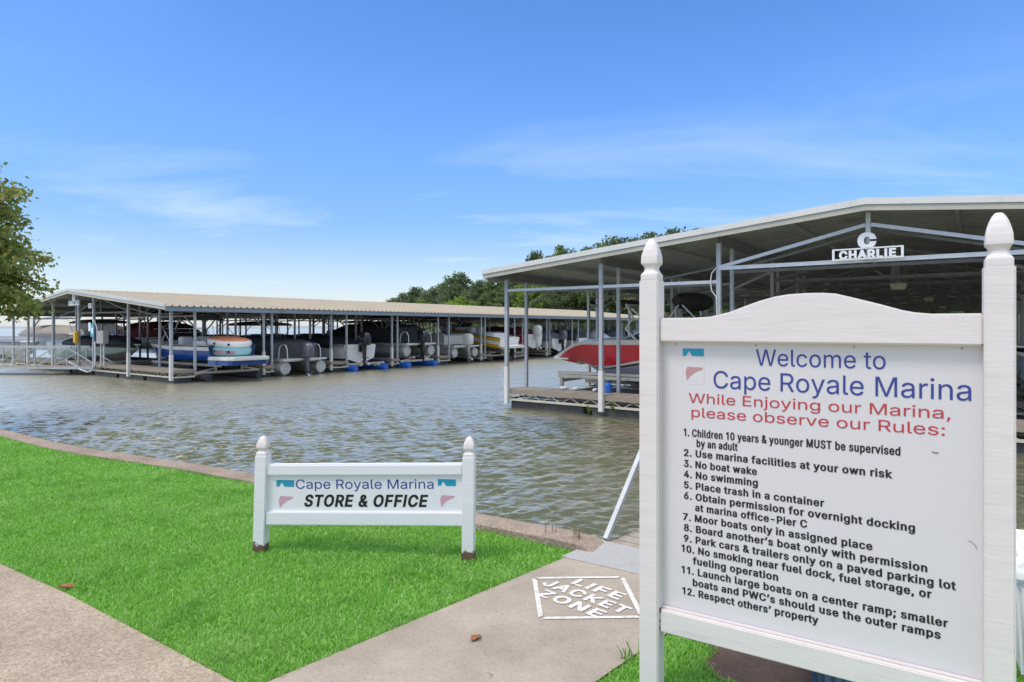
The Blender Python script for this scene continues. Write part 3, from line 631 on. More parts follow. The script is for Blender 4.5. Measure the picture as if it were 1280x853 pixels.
def glyph_mesh(ch, bx, by):
    """triangles of one letter: outline pushed outward by (bx, by) em, filled by the non-zero winding rule"""
    key = (ch, bx, by)
    if key in _gl: return _gl[key]
    from mathutils.geometry import delaunay_2d_cdt
    adv, cs = GLYPHS[ch]
    loops = []
    for c in cs:
        p = [Vector((c[2 * q] / 1000.0, c[2 * q + 1] / 1000.0)) for q in range(len(c) // 2)]
        n = len(p); out = []
        for q in range(n):
            d1 = (p[q] - p[q - 1]).normalized(); d2 = (p[(q + 1) % n] - p[q]).normalized()
            n1 = Vector((-d1.y, d1.x)); n2 = Vector((-d2.y, d2.x))
            m = (n1 + n2) / max(0.35, 1 + n1.dot(n2))
            out.append(Vector((p[q].x + m.x * bx, p[q].y + m.y * by)))
        loops.append(out)
    V, E = [], []
    for l in loops:
        b = len(V); V += l; E += [(b + q, b + (q + 1) % len(l)) for q in range(len(l))]
    res = ([], [])
    if V:
        ov, oe, of = delaunay_2d_cdt(V, E, [], 0, 1e-6)[:3]
        keep = []
        for f in of:
            cx_ = sum(ov[k].x for k in f) / len(f); cy_ = sum(ov[k].y for k in f) / len(f)
            w = 0
            for l in loops:
                for q in range(len(l)):
                    a, b = l[q], l[(q + 1) % len(l)]
                    if (a.y > cy_) != (b.y > cy_) and cx_ < (b.x - a.x) * (cy_ - a.y) / (b.y - a.y) + a.x:
                        w += 1 if b.y > a.y else -1
            if w: keep.append(tuple(f))
        res = ([(v.x, v.y) for v in ov], keep)
    _gl[key] = res
    return res


def text_obj(name, s, width, cap, m, parent, loc, bold=0.0, shear=0.0, ext=0.0012, rot=(90, 0, 0), space=1.0, center=False, word=1.0, bold_y=None):
    """one line of lettering as a thin raised mesh, fitted to a width and cap height in metres"""
    by = bold * 0.7 if bold_y is None else bold_y
    vs, fs = [], []
    pen = 0.0
    for ch in s:
        gv, gf = glyph_mesh(ch, bold, by)
        used_v = {}
        for f in gf:
            t = []
            for k in f:
                if k not in used_v:
                    used_v[k] = len(vs); vs.append((gv[k][0] + pen, gv[k][1]))
                t.append(used_v[k])
            fs.append(t)
        pen += GLYPHS[ch][0] / 1000.0 * (word if ch == " " else space) + 1.7 * bold
    ch = max(GLYPHS["E"][1][0][1::2]) / 1000.0 + 2 * by
    x0 = min(v[0] for v in vs); x1 = max(v[0] for v in vs)
    sx = width / (x1 - x0) if width else cap / ch
    sy = cap / ch
    off = 0.5 * (x1 - x0) * sx if center else 0.0
    bm = bmesh.new()
    bv = [bm.verts.new(((x - x0) * sx - off + shear * y * sy, y * sy, 0)) for x, y in vs]
    for f in fs:
        try: bm.faces.new([bv[k] for k in f])
        except ValueError: pass
    r = bmesh.ops.extrude_face_region(bm, geom=list(bm.faces))
    for e in r["geom"]:
        if isinstance(e, bmesh.types.BMVert): e.co.z += ext
    bmesh.ops.recalc_face_normals(bm, faces=bm.faces)
    me = bpy.data.meshes.new(name)
    bm.to_mesh(me); bm.free()
    me.materials.append(m)
    o = bpy.data.objects.new(name, me); COL.objects.link(o)
    o.parent = parent; o.location = loc; o.rotation_euler = tuple(R(a) for a in rot)
    return o


def flat_poly(name, pts, z, m, kind="structure", thick=None):
    me = bpy.data.meshes.new(name)
    bm = bmesh.new()
    vs = [bm.verts.new((x, y, z)) for x, y in pts]
    f = bm.faces.new(vs)
    if f.normal.z < 0: f.normal_flip()
    bmesh.ops.triangulate(bm, faces=bm.faces)
    bm.normal_update()
    for f in bm.faces:
        if f.normal.z < 0: f.normal_flip()
    bm.to_mesh(me); bm.free()
    me.materials.append(m)
    o = bpy.data.objects.new(name, me); COL.objects.link(o)
    return tag(o, kind=kind)


def arc(c, r0, a0, a1, n):
    return [(c[0] + r0 * math.cos(R(a0 + (a1 - a0) * i / n)), c[1] + r0 * math.sin(R(a0 + (a1 - a0) * i / n))) for i in range(n + 1)]

# ================================================================== THE SETTING
# water: a wind-rippled sheet (real waves, finer mesh near the bank) continued flat to the horizon
def make_water():
    rng = np.random.default_rng(4)
    T = 1.15
    NX, NY = 820, 900
    yy = 3.0 * (100.0 / 3.0) ** (np.linspace(0, 1, NY))
    uu = np.linspace(-T, T, NX)
    Y = np.repeat(yy[:, None], NX, 1); X = Y * uu[None, :]
    dy = np.gradient(yy)[:, None]
    Z = np.zeros_like(X)
    # gusts: patches of rougher and calmer water
    gust = 0.80 + 0.16 * np.sin(X * 0.31 + Y * 0.19 + 1.0) + 0.14 * np.sin(X * 0.13 - Y * 0.37 + 2.0) + 0.10 * np.sin(X * 0.77 + Y * 0.53)
    for k in range(72):
        lam = 0.07 * (5.4) ** rng.random()
        th = R(-74) + rng.normal() * 0.42
        sl = 0.070 * (0.6 + 0.8 * rng.random())
        kx, ky = 2 * np.pi / lam * math.cos(th), 2 * np.pi / lam * math.sin(th)
        a = sl * lam / (2 * np.pi)
        att = np.clip((lam / (dy * 1.6) - 1.6) / 1.6, 0, 1)
        ph = rng.random() * 6.28
        c = np.cos(kx * X + ky * Y + ph + 0.5 * np.sin(X * 0.5 + ph) + 0.4 * np.sin(Y * 0.43 + 2 * ph))
        Z += a * att * (c + 0.28 * np.cos(2 * (kx * X + ky * Y + ph)))
    Z *= gust
    edge = np.clip((T - np.abs(uu)) / 0.05, 0, 1)[None, :] * np.clip((100 - yy) / 15, 0, 1)[:, None]
    Z = WATER_Z + Z * edge
    V = np.stack([X, Y, Z], 2).reshape(-1, 3).astype(np.float32)
    n0 = len(V)
    idx = np.arange(NX * NY).reshape(NY, NX)
    F = np.stack([idx[:-1, :-1], idx[:-1, 1:], idx[1:, 1:], idx[1:, :-1]], 2).reshape(-1, 4)
    a, b = T * 3.0, T * 100.0
    ext = np.array([(-a, 3, WATER_Z), (a, 3, WATER_Z), (b, 100, WATER_Z), (-b, 100, WATER_Z), (4000, 4500, WATER_Z), (-4000, 4500, WATER_Z), (4000, -20, WATER_Z), (-4000, -20, WATER_Z)], np.float32)
    V = np.concatenate([V, ext]); e = n0
    F = np.concatenate([F, np.array([[e + 3, e + 2, e + 4, e + 5], [e + 2, e + 1, e + 6, e + 4], [e + 0, e + 3, e + 5, e + 7], [e + 7, e + 6, e + 1, e + 0]])])
    me = bpy.data.meshes.new("water")
    me.vertices.add(len(V)); me.vertices.foreach_set("co", V.reshape(-1))
    me.loops.add(F.size); me.loops.foreach_set("vertex_index", F.reshape(-1).astype(np.int32))
    me.polygons.add(len(F)); me.polygons.foreach_set("loop_start", (np.arange(len(F)) * 4).astype(np.int32))
    me.update(calc_edges=True)
    me.polygons.foreach_set("use_smooth", np.ones(len(F), bool))
    me.materials.append(M["water"])
    o = bpy.data.objects.new("water", me); COL.objects.link(o)
    return tag(o, kind="structure")


water = make_water()

# bank line (inner edge of the bulkhead cap), from far left to right
BANK = [(-30, 24.5), (-19, 17.0), (-11.5, 12.0), (-7.76, 9.70), (-6.6, 8.85), (-5.35, 8.12), (-4.0, 7.48), (-2.8, 6.78), (-1.5, 5.98), (-0.3, 5.22),
        (0.62, 4.60), (1.6, 3.96), (2.75, 3.22), (4.2, 2.3), (7.5, 0.4), (12, -2.5), (20, -8)]
land = flat_poly("ground", BANK + [(20, -14), (-30, -14)], 0.0, M["ground"])

# concrete bulkhead with a low kerb-like cap along the water
def offset_line(pts, d):
    out = []
    for i, p in enumerate(pts):
        a = Vector(pts[max(i - 1, 0)]); b = Vector(pts[min(i + 1, len(pts) - 1)])
        t = (b - a).normalized(); n = Vector((-t.y, t.x))
        if n.y < 0: n = -n
        out.append((p[0] + n.x * d, p[1] + n.y * d))
    return out


def dense(pts, step):
    out = []
    for a, b in zip(pts[:-1], pts[1:]):
        a, b = Vector(a), Vector(b); n = max(1, int((b - a).length / step))
        out += [tuple(a + (b - a) * i / n) for i in range(n)]
    return out + [pts[-1]]


def smooth_line(pts, it=2):
    for _ in range(it):
        out = [pts[0]]
        for a, b in zip(pts[:-1], pts[1:]):
            a, b = Vector(a), Vector(b)
            out += [tuple(a * 0.75 + b * 0.25), tuple(a * 0.25 + b * 0.75)]
        pts = out + [pts[-1]]
    return pts


bl = smooth_line(BANK, 2)
b_in = offset_line(bl, -0.02); b_out = offset_line(bl, 0.22)
rings = []
rb = random.Random(3)
for (xi, yi), (xo, yo) in zip(b_in, b_out):
    h = 0.035 + 0.035 * max(0, min(1, (xi + 3.0) / 3.0)) + rb.uniform(-0.004, 0.004)
    if xi < -6: h = 0.03
    if 0.60 < xi < 1.95: h = -0.05          # let down where the footbridge lands
    rings.append([(xi, yi, -0.3), (xi, yi, h - 0.012), (xi + 0.012 * 0.4, yi + 0.012, h), (xo - 0.004, yo - 0.012, h), (xo, yo, h - 0.015), (xo, yo, -1.6), (xi, yi, -1.6)])
mb = MB(); mb.loft(rings, True, True, True)
bulk = mb.build("bulkhead_wall", M["conc_cap"], smooth=False)
tag(bulk, "low pinkish concrete bulkhead edging the lawn along the water", "wall")

# concrete walks
def line_pts(p, d, ks): return [(p[0] + d[0] * k, p[1] + d[1] * k) for k in ks]
WALK_L = [(-14, 9.9), (-9.0, 7.7), (-6.2, 6.15), (-3.68, 4.52), (-2.72, 3.93), (-1.24, 2.93), (0.55, 1.68), (6, -2.2), (6, -8), (-14, -8)]
walk_l = flat_poly("path", WALK_L, 0.008, M["conc_left"])
WD = Vector((0.686, 0.727)); WN = Vector((0.727, -0.686))
P0 = Vector((0.37, 4.54))
WALK_R = [tuple(P0 + WD * 0.55), tuple(P0 - WD * 2.9), tuple(P0 - WD * 2.9 + WN * 1.10), tuple(P0 + WD * 0.12 + WN * 1.10)]
walk_r = flat_poly("walkway", WALK_R, 0.014, M["conc_walk"])

# brown bare bed behind the large sign
soil = flat_poly("soil_bed", [(1.00, 3.42), (1.22, 3.30), (1.52, 3.18), (2.25, 2.95), (2.5, 2.3), (1.75, 2.35), (1.25, 2.72), (0.93, 3.02), (0.92, 3.12), (1.02, 3.24)], 0.010, M["soil"])


# ---------------------------------------------------------------- grass blades
def inside(px, py, poly):
    c = np.zeros(px.shape, bool)
    n = len(poly)
    for i in range(n):
        x0, y0 = poly[i]; x1, y1 = poly[(i + 1) % n]
        k = ((y0 > py) != (y1 > py)) & (px < (x1 - x0) * (py - y0) / ((y1 - y0) if y1 != y0 else 1e-9) + x0)
        c ^= k
    return c


def grass(name, nmax, seed):
    rng = np.random.default_rng(seed)
    # sample in depth with density falling with distance
    zmin, zmax = 2.35, 17.0
    e = 0.55
    u = rng.random(nmax)
    z = (zmin ** e + u * (zmax ** e - zmin ** e)) ** (1 / e)
    x = (rng.random(nmax) * 1.78 - 0.92) * z
    landp = offset_line(bl, -0.015) + [(20, -14), (-30, -14)]
    ok = inside(x, z, landp) & ~inside(x, z, WALK_L) & ~inside(x, z, [tuple(p) for p in WALK_R])
    sp = [(1.03, 3.40), (1.22, 3.28), (1.52, 3.16), (2.25, 2.95), (2.5, 2.3), (1.75, 2.37), (1.27, 2.74), (0.95, 3.03), (0.95, 3.12), (1.05, 3.24)]
    ok &= ~inside(x, z, sp)
    # nothing under the metal plate
    ok &= ~((x > 0.35) & (z > 4.15) & (x < 1.6) & (z < 5.2) & (((x - 0.37) * 0.727 - (z - 4.54) * 0.686) > -0.02))
    x, z = x[ok], z[ok]
    n = len(x)
    # patches: tufts taller / shorter, thin yellowish thatch patches
    def noise(sx, ph): return np.sin(x * sx + ph) * np.cos(z * sx * 1.13 + ph * 1.7) + 0.5 * np.sin(x * sx * 2.3 - z * sx * 1.9 + ph * 3)
    pt = 0.5 + 0.25 * noise(2.1, 1.0) + 0.2 * noise(6.3, 2.2) + 0.15 * noise(17, 0.4)
    ln = (0.018 + 0.018 * rng.random(n)) * (0.75 + 0.45 * np.clip(pt, 0, 1))
    w = (0.0012 + 0.00048 * z) * (0.8 + 0.5 * rng.random(n))
    a = rng.random(n) * 2 * np.pi
    lean = 0.25 + 0.75 * rng.random(n)
    b = rng.random(n) * 2 * np.pi
    dx, dy = np.cos(b) * lean * ln, np.sin(b) * lean * ln
    wx, wy = np.cos(a) * w, np.sin(a) * w
    V = np.zeros((n, 5, 3), np.float32)
    V[:, 0] = np.stack([x - wx, z - wy, np.full(n, -0.004)], 1)
    V[:, 1] = np.stack([x + wx, z + wy, np.full(n, -0.004)], 1)
    V[:, 2] = np.stack([x + dx * 0.4 + wx * 0.8, z + dy * 0.4 + wy * 0.8, ln * 0.62], 1)
    V[:, 3] = np.stack([x + dx * 0.4 - wx * 0.8, z + dy * 0.4 - wy * 0.8, ln * 0.62], 1)
    V[:, 4] = np.stack([x + dx, z + dy, ln * (1.0 - 0.25 * lean)], 1)
    me = bpy.data.meshes.new(name)
    me.vertices.add(n * 5)
    me.vertices.foreach_set("co", V.reshape(-1))
    base = (np.arange(n) * 5)[:, None]
    loops = (base + np.array([0, 1, 2, 3, 3, 2, 4])[None, :]).reshape(-1).astype(np.int32)
    me.loops.add(n * 7)
    me.loops.foreach_set("vertex_index", loops)
    me.polygons.add(n * 2)
    st = (np.arange(n) * 7)[:, None] + np.array([0, 4])[None, :]
    me.polygons.foreach_set("loop_start", st.reshape(-1).astype(np.int32))
    me.update(calc_edges=True)
    me.materials.append(M["grass_blade"])
    o = bpy.data.objects.new(name, me); COL.objects.link(o)
    return tag(o, "short bright green turf between the walkways and the bulkhead", "lawn", kind="stuff")


grass("lawn", 900000, 11)

# stencilled LIFE JACKET ZONE diamond on the walkway
sten = thing("stencil_marking", "white stencilled LIFE JACKET ZONE diamond painted on the concrete walkway", "ground marking", (0.44, 3.885, 0.018), math.atan2(WN.y, WN.x))
mb = MB()
hd, sw = 0.425, 0.030
di = hd - sw * 1.35
outer = [(-hd, 0), (0, -hd), (hd, 0), (0, hd)]; inner = [(-di, 0), (0, -di), (di, 0), (0, di)]
for i in range(4):
    j = (i + 1) % 4
    a, b, c, d = Vector(outer[i]), Vector(outer[j]), Vector(inner[j]), Vector(inner[i])
    g = 0.03                                   # stencil bridges at the corners
    mb.add([(*a.lerp(b, g), 0), (*a.lerp(b, 1 - g), 0), (*d.lerp(c, 1 - g), 0), (*d.lerp(c, g), 0)], [(0, 1, 2, 3)])
mb.build("diamond_border", M["paint_white_road"], sten)
for s, y, wd in (("LIFE", 0.095, 0.36), ("JACKET", -0.045, 0.62), ("ZONE", -0.185, 0.46)):
    text_obj("stencil_word", s, wd, 0.105, M["paint_white_road"], sten, (0, y, 0.0), bold=0.036, rot=(0, 0, 0), ext=0.001, center=True, space=1.06)


# ---------------------------------------------------------------- large welcome sign
def finial(mb, x, y, z, w, s=1.0):
    """gothic post cap: square section with chamfered corners"""
    prof = [(0.44, 0.0), (0.44, 0.020), (0.435, 0.030), (0.385, 0.036), (0.335, 0.046), (0.315, 0.056), (0.335, 0.066), (0.40, 0.076), (0.428, 0.0785), (0.432, 0.094), (0.418, 0.118), (0.37, 0.146), (0.295, 0.170), (0.205, 0.188), (0.12, 0.1985), (0.10, 0.1995)]
    rings = []
    for hw, dz in prof:
        r = hw * w * 1.02; c = r * (0.10 + 0.25 * (hw < 0.40))
        rings.append([(x + a, y + b, z + dz * s) for a, b in ((-r, -r + c), (-r + c, -r), (r - c, -r), (r, -r + c), (r, r - c), (r - c, r), (-r + c, r), (-r, r - c))])
    mb.loft(rings, True, True)


def emblem(parent, x0, z_top, w, y, teal, pink, sub=True):
    """teal bar with a little white sail notch over a pink spinnaker wedge"""
    h = w * 0.36
    mb = MB()
    mb.prism([(x0, z_top - h), (x0 + w * 0.16, z_top - h), (x0 + w * 0.30, z_top - h * 0.32), (x0 + w * 0.45, z_top - h), (x0 + w, z_top - h), (x0 + w, z_top), (x0, z_top)], y - 0.0012, y)
    mb.build("emblem_bar", teal, parent)
    mb = MB()
    zt = z_top - w * 0.87
    zb = zt - w * 0.66
    left = [(x0 + w * 0.22, zt), (x0 + w * 0.15, zt - w * 0.16), (x0 + w * 0.14, zt - w * 0.36), (x0 + w * 0.20, zb)]
    right = [(x0 + w * 0.34, zt - w * 0.46), (x0 + w * 0.55, zt - w * 0.27), (x0 + w * 0.95, zt - w * 0.08), (x0 + w * 0.92, zt - w * 0.02)]
    mb.prism(left + right, y - 0.0012, y)
    mb.build("emblem_wedge", pink, parent)


SIGN_ROT = math.atan2(-0.5327, 0.8463)
big = thing("welcome_sign", "large white rules board reading Welcome to Cape Royale Marina between two posts", "sign", (0.6745, 2.87, 0.0), SIGN_ROT)
PW = 0.088
for px in (-0.0435, 1.2035):
    mb = MB(); mb.bb(px - PW / 2, px + PW / 2, -0.060, 0.028, -0.35, 1.862)
    po = mb.build("post", M["sign_white"], big, bevel=0.006)
    mb = MB(); finial(mb, px, -0.016, 1.859, PW * 1.0, 0.93)
    mb.build("finial", M["sign_white"], po, bevel=0.0025)
# arched top rail
top = [(0.0, 1.690), (0.15, 1.690)]
ctrl = [(0.15, 1.690), (0.22, 1.694), (0.30, 1.712), (0.36, 1.735), (0.42, 1.757), (0.48, 1.773), (0.53, 1.781), (0.60, 1.784), (0.66, 1.783), (0.70, 1.779), (0.76, 1.762), (0.85, 1.735), (0.92, 1.712), (0.96, 1.703), (1.01, 1.698)]
top += ctrl[1:] + [(1.16, 1.698)]
mb = MB(); mb.prism([(0.0, 1.585), (1.16, 1.585)] + top[::-1], -0.040, 0.016)
mb.build("top_rail", M["sign_white"], big, bevel=0.006)
mb = MB(); mb.bb(0.0, 1.16, -0.040, 0.016, 0.300, 0.398)
br = mb.build("bottom_rail", M["sign_white"], big, bevel=0.005)
mb = MB(); mb.bb(0.0, 1.16, -0.016, -0.005, 0.3985, 0.408)
mb.build("bead", M["sign_white"], br, bevel=0.002)
mb = MB(); mb.bb(-0.012, 1.172, 0.0, 0.012, 0.390, 1.592)
panel = mb.build("panel", M["panel_white"], big)
# two small scuffs on the panel face
M["scuff"] = mat("scuff_grey", (0.20, 0.19, 0.18), 0.7)
mb = MB(); mb.tube([(1.012, -0.001, 1.196), (1.022, -0.001, 1.193), (1.030, -0.001, 1.195)], 0.0022, 5); mb.build("scuff_mark", M["scuff"], panel)
mb = MB(); mb.tube([(1.118, -0.001, 0.892), (1.130, -0.001, 0.889), (1.139, -0.001, 0.878), (1.143, -0.001, 0.866)], 0.0014, 5); mb.build("scuff_mark", M["grey_box"], panel)
# screw heads holding the panel to the rails
for qx in (0.06, 0.40, 0.76, 1.10):
    for qz in (1.574,):
        mb = MB(); mb.disc((qx, -0.0008, qz), 0.004, 1, 10, 0.0016); mb.build("screw", M["grey_box"], panel)
# rusty gap and bent bracket where the bottom rail meets the left post
M["rust"] = mat("rust_stain", (0.16, 0.085, 0.05), 0.85, var=0.3, scale=40)
mb = MB()
for i, (zz, hh) in enumerate(((0.385, 0.022), (0.345, 0.010), (0.309, 0.018))):
    mb = MB(); mb.bb(0.001, 0.007 - 0.001 * i, -0.0425, -0.0395, zz, zz + hh)
    mb.build("rust_crack", M["rust"], br)
RULES = [("1. Children 10 years & younger MUST be supervised", .0971, .9125, 1.1716, .033), ("by an adult", .1535, .3261, 1.1286, .033),
         ("2. Use marina facilities at your own risk", .0978, .8871, 1.0836, .031), ("3. No boat wake", .0978, .404, 1.0361, .031), ("4. No swimming", .0978, .4072, .9896, .031),
         ("5. Place trash in a container", .0978, .656, .942, .031), ("6. Obtain permission for overnight docking", .0978, .9586, .8948, .031), ("at marina office-Pier C", .1469, .5946, .8490, .031),
         ("7. Moor boats only in assigned place", .0943, .822, .8016, .031), ("8. Board another\u2019s boat only with permission", .0978, .9967, .7543, .031),
         ("9. Park cars & trailers only on a paved parking lot", .0978, 1.0828, .7074, .031), ("10. No smoking near fuel dock, fuel storage, or", .0871, 1.0097, .6617, .031), ("fueling operation", .1367, .4864, .615, .031),
         ("11. Launch large boats on a center ramp; smaller", .0871, 1.0591, .5679, .031), ("boats and PWC\u2019s should use the outer ramps", .1367, 1.0376, .5206, .031), ("12. Respect others\u2019 property", .0907, .6352, .475, .031)]
for s, x0, x1, zz, cap in RULES:
    text_obj("rule_text", s, x1 - x0, cap, M["ink_black"], panel, (x0, -0.0005, zz), bold=0.034, bold_y=0.012, word=0.9)
for s, x0, x1, zz, cap, mm in (("Welcome to", .3999, .8649, 1.4906, .067, "ink_blue"), ("Cape Royale Marina", .2264, 1.1272, 1.3880, .074, "ink_blue"),
                               ("While Enjoying our Marina,", .1191, 1.0663, 1.319, .042, "ink_red"), ("please observe our Rules:", .1314, 1.0496, 1.2575, .042, "ink_red")):
    text_obj("heading_text", s, x1 - x0, cap, M[mm], panel, (x0, -0.0005, zz), bold=0.0)
emblem(panel, 0.093, 1.556, 0.092, -0.0002, M["ink_teal"], M["ink_pink"])
mb = MB()
for a, b, c, d in ((0.092, 0.1865, 1.400, 1.4008), (0.092, 0.0928, 1.4008, 1.52), (0.1857, 0.1865, 1.4008, 1.52)):
    mb.bb(a, b, -0.0008, 0.0, c, d)
mb.build("emblem_outline", mat("pale_grey_line", (0.62, 0.62, 0.65), 0.5), panel)

# ---------------------------------------------------------------- small store sign on the lawn
SL = 1.545
def worn_post_mat():
    m = mat("worn_white_post", (0.77, 0.76, 0.75), 0.5, var=0.05, scale=5, bump=0.15, bscale=16, stretch=(1, 1, 9))
    t = m.node_tree; b = t.nodes["Principled BSDF"]
    co = t.nodes.new("ShaderNodeTexCoord"); sp = t.nodes.new("ShaderNodeSeparateXYZ"); t.links.new(co.outputs["Object"], sp.inputs[0])
    n = t.nodes.new("ShaderNodeTexNoise"); n.inputs["Scale"].default_value = 22; n.inputs["Detail"].default_value = 4
    t.links.new(co.outputs["Object"], n.inputs["Vector"])
    a = t.nodes.new("ShaderNodeMath"); a.operation = "MULTIPLY_ADD"; a.inputs[1].default_value = -0.12; t.links.new(n.outputs[0], a.inputs[0]); t.links.new(sp.outputs[2], a.inputs[2])
    c = t.nodes.new("ShaderNodeMapRange"); c.inputs["From Min"].default_value = 0.018; c.inputs["From Max"].default_value = 0.004; t.links.new(a.outputs[0], c.inputs[0])
    mx = t.nodes.new("ShaderNodeMix"); mx.data_type = "RGBA"; mx.inputs["B"].default_value = (0.15, 0.085, 0.055, 1)
    old = b.inputs["Base Color"].links[0].from_socket
    t.links.new(c.outputs[0], mx.inputs["Factor"]); t.links.new(old, mx.inputs["A"]); t.links.new(mx.outputs["Result"], b.inputs["Base Color"])
    return m


M["worn_post"] = worn_post_mat()
M["store_white"] = mat("store_sign_white", (0.78, 0.77, 0.77), 0.4, var=0.03)
store = thing("store_sign", "small white sign on the lawn reading Cape Royale Marina Store & Office", "sign", (-1.845, 4.70, 0.0), math.atan2(-0.16, 1.537))
for k, (px, lean, zs) in enumerate(((0.0, 0.028, 0.712), (SL, 0.008, 0.735))):
    w = 0.043
    mb = MB()
    mb.loft([[(px + sx * w + lean * zz, sy * w, zz) for sx, sy in ((-1, -1), (1, -1), (1, 1), (-1, 1))] for zz in (-0.2, zs)], True, True)
    po = mb.build("post", M["worn_post"], store, bevel=0.004)
    mb = MB(); finial(mb, px + lean * zs, 0, zs - 0.002, 0.086, 0.70)
    mb.build("finial", M["sign_white"], po, bevel=0.002)
def tilt(x): return 0.040 * x / SL
def tbar(z0, z1, y0, y1):
    xa, xb = 0.048, SL - 0.036
    mb = MB()
    mb.prism([(xa, z0 + tilt(xa)), (xb, z0 + tilt(xb)), (xb, z1 + tilt(xb)), (xa, z1 + tilt(xa))], y0, y1)
    return mb
tbar(0.562, 0.646, -0.030, 0.025).build("top_rail", M["store_white"], store, bevel=0.010)
tbar(0.205, 0.300, -0.030, 0.025).build("bottom_rail", M["store_white"], store, bevel=0.006)
pn = tbar(0.295, 0.566, -0.008, 0.010).build("panel", M["store_white"], store)
rt = math.degrees(math.atan2(0.040, SL))
def st(s, x0, x1, z0, cap, m, bold, shear):
    o = text_obj("sign_text", s, x1 - x0, cap, m, pn, (x0, -0.0085, z0 + tilt(x0)), bold=bold, shear=shear)
    o.rotation_euler = (R(90), -R(rt), 0)
k = SL / 260.0
st("Cape Royale Marina", (369 - 323) * k, (541 - 323) * k, 0.465, 0.066, M["ink_blue"], 0.0, 0.0)
st("STORE & OFFICE", (379 - 323) * k, (532 - 323) * k, 0.338, 0.088, M["ink_black"], 0.034, 0.20)
emblem(pn, (344 - 323) * k, 0.533, 0.135, -0.0082, M["ink_teal"], M["ink_pink_pale"])
emblem(pn, (546 - 323) * k, 0.568, 0.130, -0.0082, M["ink_teal"], M["ink_pink_pale"])

# ---------------------------------------------------------------- gangway from the walkway down to the near pier
GA = math.atan2(WD.y, WD.x)
AD = Vector((0.62, 0.785)).normalized()
gw = thing("gangway", "aluminium footbridge with plank deck leading off the walkway behind the big sign", "gangway", (P0.x, P0.y, 0.0), math.atan2(AD.y, AD.x))
# local: x along the bridge, y to the left; deck spans y -1.12..0
mb = MB()
gl = 9.6
zf = lambda x: -0.030 * x
for i in range(int(gl / 0.145)):
    x = 0.45 + i * 0.145
    z = 0.012 + zf(x)
    mb.box((x + 0.068, -0.60, z), (0.116, 1.02, 0.03))
mb.build("plank_deck", M["wood_deck"], gw, bevel=0.004, seg=1)
for y in (-0.06, -1.14):
    mb = MB()
    z0 = 0.03
    mb.beam((0.60, y, z0 - 0.12), (gl + 0.6, y, z0 - 0.10 + zf(gl)), 0.05, 0.12)
    top0 = 1.05
    mb.beam((0.48, y, z0), (1.50, y, top0 - 0.02), 0.036, 0.036)
    mb.beam((1.48, y, top0), (gl + 0.2, y, top0 + zf(gl)), 0.05, 0.06)
    x = 1.50; up = False
    while x < gl - 0.4:
        mb.beam((x, y, 0.0 + zf(x)), (x, y, top0 + zf(x)), 0.04, 0.04)
        mb.beam((x, y, top0 + zf(x)), (x + 1.0, y, 0.0 + zf(x + 1)), 0.035, 0.035)
        x += 1.0
    mb.build("side_rail", M["galv"], gw)
# ribbed hinge plate lying on the concrete
mb = MB()
pl = [(0.0, 0.015), (0.60, 0.0), (0.60, -1.16), (-0.02, -1.12)]
rotp = GA - math.atan2(AD.y, AD.x)
mb.add([(0.0, 0.02, 0.021), (0.44, -0.02, 0.036), (0.44, -1.14, 0.036), (0.09, -1.10, 0.021), (0.0, 0.02, 0.014), (0.44, -0.02, 0.029), (0.44, -1.14, 0.029), (0.09, -1.10, 0.014)],
       [(3, 2, 1, 0), (4, 5, 6, 7), (0, 1, 5, 4), (1, 2, 6, 5), (2, 3, 7, 6), (3, 0, 4, 7)])
pm = M["plate"].node_tree
tcx = pm.nodes.new("ShaderNodeTexCoord"); wv = pm.nodes.new("ShaderNodeTexWave"); wv.inputs["Scale"].default_value = 22; wv.inputs["Distortion"].default_value = 0.4
mpx = pm.nodes.new("ShaderNodeMapping"); mpx.inputs["Rotation"].default_value = (0, 0, R(50))
pm.links.new(tcx.outputs["Object"], mpx.inputs[0]); pm.links.new(mpx.outputs[0], wv.inputs["Vector"])
bpx = pm.nodes.new("ShaderNodeBump"); bpx.inputs["Distance"].default_value = 0.004; bpx.inputs["Strength"].default_value = 0.8
pm.links.new(wv.outputs["Fac"], bpx.inputs["Height"]); pm.links.new(bpx.outputs[0], pm.nodes["Principled BSDF"].inputs["Normal"])
mb.build("hinge_plate", M["plate"], gw, bevel=0.0015, seg=1)
# white rope lying on the planks by the rail foot
mb = MB(); mb.tube([(1.05, -0.10, 0.03), (1.12, -0.16, 0.035), (1.2, -0.13, 0.03), (1.28, -0.2, 0.032), (1.34, -0.12, 0.03), (1.5, -0.14, 0.028)], 0.016, 8)
rope = mb.build("mooring_rope", M["vinyl_white"], smooth=True)
rope.location = gw.location; rope.rotation_euler = gw.rotation_euler
tag(rope, "short white rope lying on the gangway planks beside the rail", "rope")

